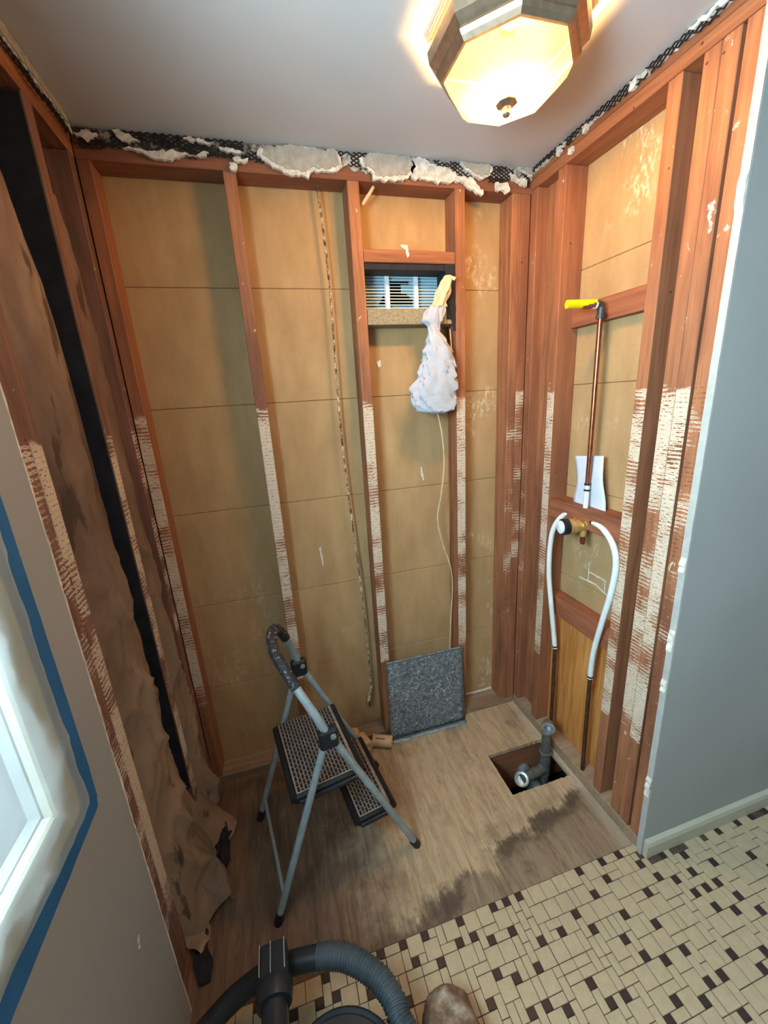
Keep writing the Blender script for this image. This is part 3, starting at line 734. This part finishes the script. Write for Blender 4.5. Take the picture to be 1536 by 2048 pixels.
obj('pan_wire', oct_([(2.440, .163), (2.444, .163), (2.444, .167), (2.440, .167)], True), 'bronze', lt)
fz = obj('finial', oct_([(2.3005, .022), (2.296, .023), (2.293, .015), (2.288, .010)]).lathe((lc.x, lc.y, 0), (0, 0, 1), [(2.292, .011), (2.284, .008), (2.276, .009), (2.272, .006), (2.271, .001)], 14), 'bronze', lt)
for dx in (-.06, .06):
    l = bpy.data.lights.new('bulb_light', 'POINT'); l.energy = 34.0; l.color = (1.0, .56, .20); l.shadow_soft_size = .028
    o = bpy.data.objects.new('bulb_light', l); C.objects.link(o); o.location = (lc.x+dx, lc.y, 2.350)

# ------------------------------------------------------------------ vent
vt = thing('wall_vent', 'white louvered wall vent with torn pale blue film', 'vent', (.20, .095, VZ0))
gy = .096
for k in range(13):
    z = VZ0+.010+k*.0112
    obj('louver', MB().obox((.203, gy+.010, z), Vector((.18, 0, 0)), Vector((0, .008, .0022)), Vector((0, .0008, .0016))), 'white_louver', vt)
for x in (.134, .256): obj('mullion', MB().box(x-.008, x+.008, gy-.004, gy+.016, VZ0, VZ1, .001), 'white_louver', vt)
for (a, b, c, d) in [(.022, .383, VZ0, VZ0+.006), (.022, .383, VZ1-.006, VZ1)]: obj('frame_rail', MB().box(a, b, gy-.004, gy+.016, c, d), 'white_louver', vt)
obj('duct_hood', MB().box(.0, .40, .30, .31, 1.92, 2.18).box(-.01, 0, .115, .31, 1.92, 2.18).box(.40, .41, .115, .31, 1.92, 2.18).box(-.01, .41, .115, .31, 1.91, 1.92).box(-.01, .41, .115, .31, 2.18, 2.19), 'black_felt', vt)
P = [[(.023+.36*j/72, gy+.0225+.001*nz(j*.2, i*.3, 1), VZ0+.002+(VZ1-VZ0-.004)*i/36) for j in range(73)] for i in range(37)]
def torn(i, j):
    x = P[i][j][0]; z = P[i][j][2]-VZ0
    if .146 < x < .244 and .03 < z < .075: return not (x > .20 and z > .055 and (x-.20) > (.09-z)*1.2)
    if .150 < x < .232 and .075 <= z < .118: return x < .195 or z > .105
    if .098 < x < .126 and .03 < z < .068: return (x-.098) > (z-.03)*.55
    return False
obj('film', MB().grid(P, skip=torn), 'vent_film', vt, 180)
sl = obj('sill_board', MB().box(.0225, .383, .004, .090, 1.914, 1.970, .002), 'concrete', wb)

# ------------------------------------------------------------------ bag, cable, cord
sec = [(897, 7, 551), (894, 12, 563), (887, 15, 583), (880, 13, 603), (871, 20, 622), (865, 21, 638), (867, 13, 653), (868, 13, 663), (873, 22, 685), (876, 31, 710), (877, 38, 735), (872, 44, 760), (868, 48, 785), (868, 46, 806), (872, 37, 820), (876, 14, 827)]
bag = thing('cloth_bag', 'white cloth bag hanging knotted from the vent opening', 'bag', at(876, 827, 1, -.03))
S = []
for (px, hw, py) in sec:
    a = at(px-hw, py, 1, -.035); b = at(px+hw, py, 1, -.035); S.append(((a+b)/2, (b.x-a.x)/2))
S2 = []
for i in range(len(S)-1):
    for k in range(5):
        t = k/5; q = t*t*(3-2*t); S2.append((S[i][0].lerp(S[i+1][0], t), S[i][1]*(1-q)+S[i+1][1]*q))
S2.append(S[-1])
def loft(rows, seed, fold):
    P = []
    for (c, r) in rows:
        row = []
        for k in range(41):
            a = 2*math.pi*k/40
            q = 1+fold*nz(math.cos(a)*2.2, math.sin(a)*2.2, c.z*9+seed, 1)+.14*nz(math.cos(a)*4+c.z*20, math.sin(a)*4, c.z*30+seed, 1)-.24*(1-abs(nz(math.cos(a)*2.4+c.z*16, math.sin(a)*2-c.z*11, seed)))**7
            row.append((c.x+math.cos(a)*r*q, c.y+math.sin(a)*min(r*.62, .034)*q, c.z))
        P.append(row)
    m = MB().grid(P); m.add(P[0][:-1], [tuple(range(40))], True); m.add(P[-1][:-1], [tuple(range(40))], True); return m
obj('sack', loft(S2[17:], 3, .20), 'cloth', bag, 60)
obj('neck_wrap', loft(S2[:19], 7, .45), 'masking', bag, 60)
obj('tie_end', MB().obox(at(905, 556, 1, -.045), Vector((.012, 0, -.003)), Vector((0, .002, 0)), Vector((.004, 0, .006)), .001), 'masking', bag)
cp = [at(874, 822, 1, -.03), at(884, 870, 1, -.015), at(888, 930, 1, .0), at(882, 990, 1, .02), at(875, 1040, 1, .03), at(886, 1090, 1, .03), at(900, 1130, 1, .045), at(905, 1170, 1, .05), at(902, 1230, 1, .045), at(899, 1300, 1, .04)]
tag(obj('electric_cable', MB().tube(smooth_path(cp, 8), .0032, 8), 'cable'), 'thin cream cable hanging from the cloth bag to the metal sheet', 'cable')
a_ = [Vector((.372, .03, 1.90)), Vector((.374, .02, 1.80)), Vector((.376, .02, 1.68))]
tag(obj('taped_wire', MB().tube(smooth_path(a_, 6), .003, 6), 'cable'), 'short thin wire on the stud behind the cloth bag', 'wire')
cpts = []
for k in range(160):
    t = k/159; px = 633+(740-633)*t+4*math.sin(t*9); py = 362+(1372-362)*t
    p = at(px, py, 1, .055); cpts.append(p+Vector((.0015*nz(k*.7, 0, 1), .0015*nz(k*.7, 5, 1), 0)))
hc = thing('hanging_cord', 'frayed old cloth-covered cord hanging between two back studs', 'cord', cpts[-1])
obj('strand', MB().tube(cpts, .005, 8, rf=lambda t, i: .0042+.0022*nz(i*.9, 2, 2)), 'cord', hc, 60)
e0 = cpts[-1]
obj('frayed_end', MB().tube(smooth_path([e0, e0+Vector((-.012, -.01, -.03)), e0+Vector((-.022, -.014, -.08)), e0+Vector((-.018, -.01, -.115))], 8), .009, 8, rf=lambda t, i: .006+.005*math.sin(t*3)+.003*nz(i*.8, 1, 7)), 'cord', hc, 60)

# ------------------------------------------------------------------ galvanized sheet leaning on the studs
ms = thing('metal_sheet', 'square spangled galvanized sheet leaning across two stud feet', 'metal sheet', (.2, -.02, 0))
P0 = [(-.004, -.034, .002), (.400, -.034, .002), (.403, -.006, .425), (.004, -.006, .430)]
def sheetp(s, t, d=0):
    b = Vector(P0[0]).lerp(Vector(P0[1]), s); u = Vector(P0[3]).lerp(Vector(P0[2]), s); p = b.lerp(u, t)
    return (p.x, p.y+d+.002*nz(s*3, t*3, 4), p.z)
obj('panel', MB().grid([[sheetp(j/16, i/16) for j in range(17)] for i in range(17)]), 'galv', ms, 80, solid=.0012)
obj('folded_edge', MB().grid([[sheetp(j/40, 1+(.002 if i else -.022), -.004-.006*i+.003*nz(j*.4, i, 2)) for j in range(41)] for i in range(2)]), 'galv_edge', ms, 80, solid=.0012)
obj('folded_edge', MB().grid([[Vector(sheetp(j/40, .002))+Vector((0, -.003-.030*i*(.8+.3*nz(j*.3, 1, 6)), .001-.0015*i+(.002 if not i else 0))) for j in range(41)] for i in range(2)]), 'galv_edge', ms, 80, solid=.0012)

# ------------------------------------------------------------------ step stool
RN = Vector((-.57, -.612, 0)); DU = Vector((.98746, .15784, 0)); DV = Vector((-.15784, .98746, 0)); WV = .385; SU = .5195
def SP(u, v, z): return RN+DU*u+DV*v+Vector((0, 0, z))
st = thing('step_stool', 'folding two-step stool with grey tube legs and black treads', 'step stool', SP(.26, .19, 0))
JU, JZ = .235, .668
for v, nm in ((0, 0), (WV, 1)):
    fr = obj('front_leg', MB().tube([SP(SU, v, .012), SP(JU+.012, v, JZ-.03)], .0125, 14), 'steel_tube', st)
    obj('rubber_foot', MB().tube([SP(SU+.004, v, 0), SP(SU-.012, v, .034)], .0155, 14), 'black_plastic', fr)
    rr = obj('rear_leg', MB().tube([SP(0, v, .012), SP(JU-.014, v, JZ-.04)], .0115, 14), 'steel_tube', st)
    obj('rubber_foot', MB().tube([SP(-.002, v, 0), SP(.012, v, .04)], .015, 14), 'black_plastic', rr)
    jb = obj('hinge_bracket', MB().obox(SP(JU, v, JZ-.022), DU*.030, DV*.017, Vector((0, 0, .036)), .008), 'black_plastic', st)
    obj('rivet', MB().lathe(SP(JU+.012, v-.017, JZ-.01), -DV, [(0, .010), (.004, .009), (.006, .001)], 10), 'zinc_bright', jb)
hp = smooth_path([SP(JU-.005, 0, JZ), SP(.205, .012, .735), SP(.172, .05, .805), SP(.146, .095, .860), SP(.128, .145, .905), SP(.134, .20, .927), SP(.152, .25, .918), SP(.172, .295, .880), SP(.200, .345, .80), SP(.228, WV, .70), SP(JU, WV, JZ)], 8)
n = len(hp)
obj('handle_tube', MB().tube(hp, .0135, 14), 'steel_tube', st)
obj('grip', MB().tube(hp[int(n*.22):int(n*.79)], .0168, 14), 'grip', st)
obj('rear_crossbar', MB().tube([SP(.030, .002, .105), SP(.028, WV-.002, .105)], .006, 10), 'steel_tube', st)
def tray(u0, u1, z, nm):
    t = obj('step', MB().obox(SP((u0+u1)/2, WV/2, z-.018), DU*((u1-u0)/2), DV*(WV/2-.022), Vector((0, 0, .018)), .007), 'black_plastic', st)
    obj('tread_plate', MB().obox(SP((u0+u1)/2, WV/2, z+.0008), DU*((u1-u0)/2-.008), DV*(WV/2-.032), Vector((0, 0, .001)), .0004), 'tread_line', t)
    m = MB(); bu, bv = .0118, .0205; a0, a1 = u0+.011, u1-.011; nb = int((a1-a0)/bu)
    for i in range(nb):
        off = (i % 2)*bv/2; vv = .036
        while vv < WV-.038:
            lo = max(.036, vv-off); hi = min(WV-.036, vv-off+bv-.004)
            if hi-lo > .005: m.obox(SP(a0+(i+.5)*bu, (lo+hi)/2, z+.0022), DU*(bu/2-.0017), DV*((hi-lo)/2), Vector((0, 0, .0012)))
            vv += bv
    o = obj('tread_bumps', m, 'black_plastic', t, fix=False); o['kind'] = 'stuff'
    obj('rear_lip', MB().tube([SP(u0-.001, .03, z-.018), SP(u0-.001, WV-.03, z-.018)], .013, 10), 'black_plastic', t)
    obj('front_lip', MB().tube([SP(u1+.002, .024, z-.014), SP(u1+.002, WV-.024, z-.014)], .013, 10), 'black_plastic', t)
tray(.112, .340, .446, 'upper'); tray(.310, .446, .226, 'lower')
for v in (.018, WV-.018):
    obj('side_rail', MB().tube([SP(.125, v, .425), SP(.332, v, .425)], .008, 8), 'black_plastic', st)
    obj('side_rail', MB().tube([SP(.318, v, .205), SP(.425, v, .205)], .008, 8), 'black_plastic', st)

# ------------------------------------------------------------------ three pale cylinders on the floor
def cyl(a, b, r, label):
    a, b = Vector(a), Vector(b); d = (b-a).normalized()
    t = thing('cardboard_tube', label, 'tube', (a+b)/2-Vector((0, 0, r)), 'pale tubes behind the stool')
    obj('tube_wall', MB().lathe(a, d, [(0, r*.55), (0, r*.96), (.002, r), ((b-a).length-.002, r), ((b-a).length, r*.96), ((b-a).length, r*.55), (.004, r*.5)], 20, close=True), 'tube_card', t, 30)
    obj('end_disc', MB().lathe(a+d*.003, d, [(0, r*.6), (.002, r*.6), (.002, .0005)], 16), 'tube_card', t)
    obj('end_disc', MB().lathe(b-d*.003, -d, [(0, r*.6), (.002, r*.6), (.002, .0005)], 16), 'tube_card', t)
    return t
R0 = .028
t1 = cyl((-.095, -.030, R0), (-.010, -.070, R0), R0, 'pale cylinder with printed lettering lying nearest the metal sheet')
for k in range(7):
    a = 1.05+.0; s = .024+.0065*k
    ax = Vector((.085, -.04, 0)).normalized(); up = (Vector((0, 0, .82))+Vector((-.43, -.37, 0))*.75).normalized(); c = Vector((-.095, -.030, R0))+ax*s+up*(R0+.0002)
    obj('print_mark', MB().obox(c, ax*.0022, up.cross(ax)*.0042, up*.0003), 'red_print', t1)
cyl((-.128, -.062, R0), (-.150, .010, R0), R0, 'pale cylinder tucked against the stool, beside the lettered one')
cyl((-.172, .055, .026), (-.185, -.015, .026), .026, 'pale cylinder farthest back by the sheathing foot')

# ------------------------------------------------------------------ shower valve and pipes
PX, PYv = .735, -.380
rs = thing('shower_riser', 'copper riser pipe with a yellow capped stub at its top', 'pipe', (PX, PYv, 1.20))
obj('pipe', MB().tube([(PX, -.383, 1.285), (PX, PYv, 1.885)], .0085, 16), 'copper', rs)
obj('elbow', MB().tube(smooth_path([(PX, PYv, 1.865), (PX, PYv, 1.890), (PX-.006, PYv, 1.903), (PX-.030, PYv, 1.906)], 6), .0125, 16).tube([(PX, PYv, 1.860), (PX, PYv, 1.872)], .0145, 16), 'dark_fitting', rs)
cpn = obj('cap_stub', MB().tube([(PX-.024, PYv, 1.906), (.612, -.362, 1.908)], .0135, 18, rf=None), 'yellow', rs)
obj('printed_band', MB().tube([(PX-.028, PYv+.0005, 1.9045), (.665, -.3705, 1.9055)], .01355, 18), 'red_print', cpn)
obj('printed_band', MB().tube([(PX-.020, PYv+.0005, 1.9035), (.700, -.3765, 1.9040)], .0138, 18), 'white_pex', cpn)
obj('white_sleeve', MB().tube([(PX, -.383, 1.165), (PX, -.383, 1.29)], .0095, 16), 'white_pex', rs)
for z in (1.172, 1.262, 1.284): obj('crimp_ring', MB().tube([(PX, -.383, z), (PX, -.383, z+.007)], .0112, 16), 'ring', rs)
va = thing('shower_valve', 'brass shower valve body with blue-white capped stem', 'valve', (PX, -.382, 1.10))
VZ = 1.122; VY = -.375
obj('body', MB().lathe((.752, VY, VZ), (-1, .18, 0), [(0, .001), (0, .022), (.025, .024), (.045, .030), (.085, .029), (.088, .024)], 20), 'brass', va)
obj('stem_ring', MB().lathe((.672, VY+.0135, VZ), (-1, .18, 0), [(-.006, .020), (-.004, .032), (.018, .032), (.021, .026), (.021, .001)], 20), 'black_plastic', va)
obj('stem_cap', MB().lathe((.651, VY+.0175, VZ), (-1, .18, 0), [(-.002, .026), (.005, .026), (.009, .020), (.010, .001)], 14), 'white_cap', va)
obj('outlet', MB().lathe((PX, -.382, VZ+.012), (0, 0, 1), [(0, .014), (.016, .012), (.020, .015), (.030, .015), (.034, .011), (.050, .011)], 6, False), 'brass', va)
obj('tub_outlet', MB().lathe((PX, -.382, VZ-.015), (0, 0, -1), [(0, .013), (.024, .011), (.028, .009)], 14), 'brass', va)
obj('copper_stub', MB().lathe((PX, -.382, VZ-.040), (0, 0, -1), [(0, .0085), (.012, .0085), (.013, .0105), (.024, .0105), (.025, .0085), (.034, .0085), (.034, .005), (.01, .005)], 14), 'copper', va)
def port(b, a=(.735, -.382, VZ)):
    a, b = Vector(a), Vector(b); L = (b-a).length
    obj('port', MB().lathe(a, (b-a).normalized(), [(0, .019), (L*.40, .018), (L*.45, .014), (L*.55, .017), (L*.8, .017), (L*.82, .0105), (L*.98, .0095), (L*.98, .001)], 12), 'brass', va)
port(at(1183, 1043, 0, .728))
port(at(1152, 1027, 0, .733))
def pex(name, pts, label):
    path = smooth_path(pts, 8); t = thing(name, label, 'pipe', pts[-1], 'white supply pipes')
    obj('pipe', MB().tube(path, .0105, 14), 'white_pex', t)
    for k in (0, -1):
        a, b = (path[0], path[1]) if k == 0 else (path[-1], path[-2]); d = (b-a).normalized()
        obj('crimp_ring', MB().tube([a+d*.006, a+d*.013], .0118, 14), 'ring', t)
X0 = .700
pex('supply_pipe', [at(1152, 1027, 0, .733), at(1128, 1030, 0, .722), at(1108, 1055, 0, .704), at(1100, 1095, 0, X0), at(1098, 1150, 0, X0), at(1103, 1215, 0, .705), at(1110, 1296, 0, .722)], 'white plastic pipe curving from the valve towards the back corner')
pex('supply_pipe', [at(1183, 1043, 0, .728), at(1206, 1058, 0, .715), at(1226, 1090, 0, X0), at(1232, 1130, 0, X0), at(1222, 1185, 0, X0), at(1204, 1245, 0, .705), at(1187, 1305, 0, .715), at(1180, 1356, 0, .722)], 'white plastic pipe curving from the valve towards the grey wall')
pA = at(1110, 1296, 0, .722); pB = at(1180, 1356, 0, .722)
tag(obj('old_supply_stub', MB().tube([pA+Vector((0, 0, .02)), (.724, pA.y-.005, .047)], .0085, 12), 'old_pipe'), 'tarnished upright pipe behind the drain, under the left white pipe', 'pipe', 'old supply stubs')
tag(obj('old_supply_stub', MB().tube([pB+Vector((0, 0, .02)), (.724, pB.y-.004, .047)], .0085, 12), 'old_pipe'), 'tarnished upright pipe below the right white pipe, before yellow plywood', 'pipe', 'old supply stubs')
pp = [at(1150, 912, 0, .757), at(1206, 912, 0, .757), at(1211, 970, 0, .757), at(1210, 1026, 0, .757), at(1180, 1021, 0, .757), at(1146, 1010, 0, .757), at(1152, 970, 0, .757), at(1150, 940, 0, .757)]
P = []
for i in range(13):
    s = i/12; row = []
    l = pp[0].lerp(pp[5], s); r = pp[1].lerp(pp[3], s)
    for j in range(11):
        t = j/10; q = l.lerp(r, t); dent = .018*math.exp(-((s-.55)/.25)**2)*(1-t)**2
        row.append((q.x+.004*math.sin(s*7+t*2)+.003*nz(s*3, t*3, 1), q.y-dent, q.z-.006*t*(s > .9)))
    P.append(row)
tag(obj('paper_sheet', MB().grid(P), 'white_paper', None, 80, solid=.0008), 'white paper sheet tucked behind the copper riser pipe', 'paper')

# ------------------------------------------------------------------ drain pipes in the floor hole
dp = thing('drain_pipe', 'galvanized drain pipe rising out of the floor hole', 'pipe', (.655, -.348, -.2))
dx, dy = .652, -.350
obj('riser', MB().tube([(dx, dy, -.20), (dx, dy, .150)], .0205, 18), 'zinc_pipe', dp)
obj('coupling', MB().lathe((dx, dy, -.03), (0, 0, 1), [(-.08, .024), (.040, .025), (.044, .028), (.054, .028), (.056, .022)], 18), 'zinc_pipe', dp)
obj('elbow', MB().tube(smooth_path([(dx, dy, .135), (dx, dy, .165), (dx-.006, dy-.012, .185), (dx-.022, dy-.034, .192)], 6), .0245, 18, cap=False).lathe((dx-.019, dy-.030, .191), (-.55, -.83, .1), [(0, .0245), (.002, .029), (.012, .029), (.014, .024), (.013, .018), (-.01, .017), (-.012, .0)], 18), 'zinc_bright', dp)
obj('tee', MB().tube([(dx, dy, -.072), (.55, -.372, -.066), (.505, -.380, -.064)], .0235, 18), 'zinc_pipe', dp)
obj('tee_mouth', MB().lathe((.508, -.381, -.060), (-.35, -.45, .82), [(-.03, .024), (.0, .026), (.006, .032), (.020, .032), (.022, .027), (.020, .019), (.004, .018), (.003, .001)], 20), 'zinc_bright', dp)
obj('lower_pipe', MB().tube([(.56, -.60, -.17), (.585, -.44, -.15), (.60, -.26, -.16)], .034, 18).tube([(.71, -.50, -.16), (.67, -.39, -.16)], .03, 16), 'galv_edge', dp)

# ------------------------------------------------------------------ shop vacuum, hose
vc = Vector((-.426, -1.118, 0))
vac = thing('shop_vacuum', 'black shop vacuum at the frame bottom with pale grey lid panels', 'vacuum', vc)
obj('drum', MB().lathe(vc, (0, 0, 1), [(.0, .001), (.0, .125), (.03, .13), (.19, .138), (.195, .145), (.215, .145)], 40), 'vac_black', vac)
lid = obj('lid', MB().lathe(vc, (0, 0, 1), [(.210, .148), (.222, .150), (.242, .147), (.256, .142), (.262, .136), (.257, .130), (.262, .124), (.266, .001)], 48), 'vac_black', vac)
for k in range(6):
    a0 = math.radians(60*k+4); pts = []
    for q in range(9): pts.append((vc.x+.106*math.cos(a0+math.radians(52*q/8)), vc.y+.106*math.sin(a0+math.radians(52*q/8))))
    for q in range(8, -1, -1): pts.append((vc.x+.055*math.cos(a0+math.radians(52*q/8)), vc.y+.055*math.sin(a0+math.radians(52*q/8))))
    obj('lid_panel', MB().prism(pts, .006, lambda a, b, d: (a, b, .2635+d)), 'vac_grey', lid)
for k in range(3):
    obj('caster', MB().lathe(vc+Vector((.12*math.cos(k*2.1+.5), .12*math.sin(k*2.1+.5), .012)), (0, 1, 0), [(-.008, .001), (-.008, .012), (.008, .012), (.008, .001)], 12), 'vac_black', vac)
hpx = [(370, 2110, .10), (415, 2055, .11), (470, 1995, .13), (530, 1950, .155), (600, 1922, .18), (680, 1912, .20), (745, 1945, .205), (785, 1995, .205), (802, 2045, .20)]
hpath = smooth_path([at(a, b, 2, z) for a, b, z in hpx]+[Vector((-.240, -1.10, .20)), Vector((-.222, -1.19, .185)), Vector((-.25, -1.30, .17))], 10)
dense = []; acc = 0
for a, b in zip(hpath, hpath[1:]):
    k = max(1, int((b-a).length/.0016)); dense += [a.lerp(b, q/k) for q in range(k)]
half = int(len(dense)*.40)
hs = thing('vacuum_hose', 'grey ribbed vacuum hose looping around the vacuum', 'hose', dense[0])
obj('ribbed_section', MB().tube(dense[half:], .03, 22, rf=lambda t, i: .0275+.0030*math.sin(i*2*math.pi/5.0)), 'hose', hs, 180)
obj('smooth_section', MB().tube(dense[:half+4:6], .0265, 22), 'vac_black', hs)
ax = Vector((-.0, 1, -.05)).normalized(); cpos = at(549, 1976, 2, .235)
cu = thing('hose_coupling', 'black ribbed hose coupling resting across the vacuum hose', 'coupling', cpos)
obj('tube', MB().lathe(cpos-ax*.088, ax, [(0, .001), (0, .031), (.070, .031)], 22), 'vac_black', cu)
obj('collar', MB().lathe(cpos-ax*.035, ax, [(0, .032), (.002, .042), (.03, .046), (.04, .045), (.042, .034)], 22), 'vac_black', cu)
obj('clip_body', MB().obox(cpos+ax*.045, Vector((.036, 0, 0)), ax*.040, Vector((0, -.0, .028)), .007), 'vac_black', cu)
for x in (-.034, -.006, .029): obj('rib', MB().obox(cpos+ax*.050+Vector((x, 0, .029)), Vector((.0012, 0, 0)), ax*.033, Vector((0, 0, .0025))), 'vac_grey', cu)

# ------------------------------------------------------------------ boot
bt = thing('boot', 'scuffed brown suede boot standing on the mosaic tiles', 'boot', (-.08, -1.07, 0))
tip = Vector((-.165, -.928, 0)); hl = Vector((-.045, -1.225, 0)); bd = (hl-tip).normalized(); bs = Vector((-bd.y, bd.x, 0))
def foot(t):
    w = .078*min(1, (t/.22))**.5 if t < .22 else .078-.026*math.sin(math.pi*min(1, (t-.22)/.64)) if t < .86 else .046*math.sqrt(max(0, 1-((t-.86)/.14)**2))+.001
    h = .085*min(1, (t/.12))**.55 if t < .12 else .085+.045*((t-.12)/.5)**1.3 if t < .62 else .120
    return max(w, .002), max(h, .01)
rows = []
for i in range(33):
    t = (i/32)**1.25; w, h = foot(t); c = tip+(hl-tip)*t; row = []
    for k in range(25):
        a = math.pi*k/24; cx = math.cos(a); sx = math.sin(a)
        wr_ = .0015*nz(t*16, k*.4, 3)
        row.append(c+bs*(w*math.copysign(abs(cx)**.75, cx))+Vector((0, 0, .018+h*sx**.8+wr_)))
    rows.append(row)
obj('upper', MB().grid(rows), 'suede', bt, 80)
obj('shaft', MB().lathe(tip+(hl-tip)*.76+Vector((0, 0, .09)), (0, -.05, 1), [(0, .052), (.03, .049), (.06, .050), (.075, .052), (.079, .048), (.07, .046), (.01, .042)], 24), 'suede', bt)
outl = []
for i in range(25): t = i/24; w, h = foot(t); c = tip+(hl-tip)*t-bd*.004*(i == 0); outl.append(c+bs*(w+.004))
for i in range(24, -1, -1): t = i/24; w, h = foot(t); c = tip+(hl-tip)*t; outl.append(c-bs*(w+.004))
obj('sole', MB().prism([(p.x, p.y) for p in outl], .020, lambda a, b, d: (a, b, .0012+d)), 'sole', bt)
obj('toe_seam', MB().tube([tip+(hl-tip)*.30+bs*(.050*math.cos(a))+Vector((0, 0, .0195+.080*math.sin(a)**.8)) for a in [math.pi*k/20 for k in range(21)]], .0022, 6), 'suede', bt)
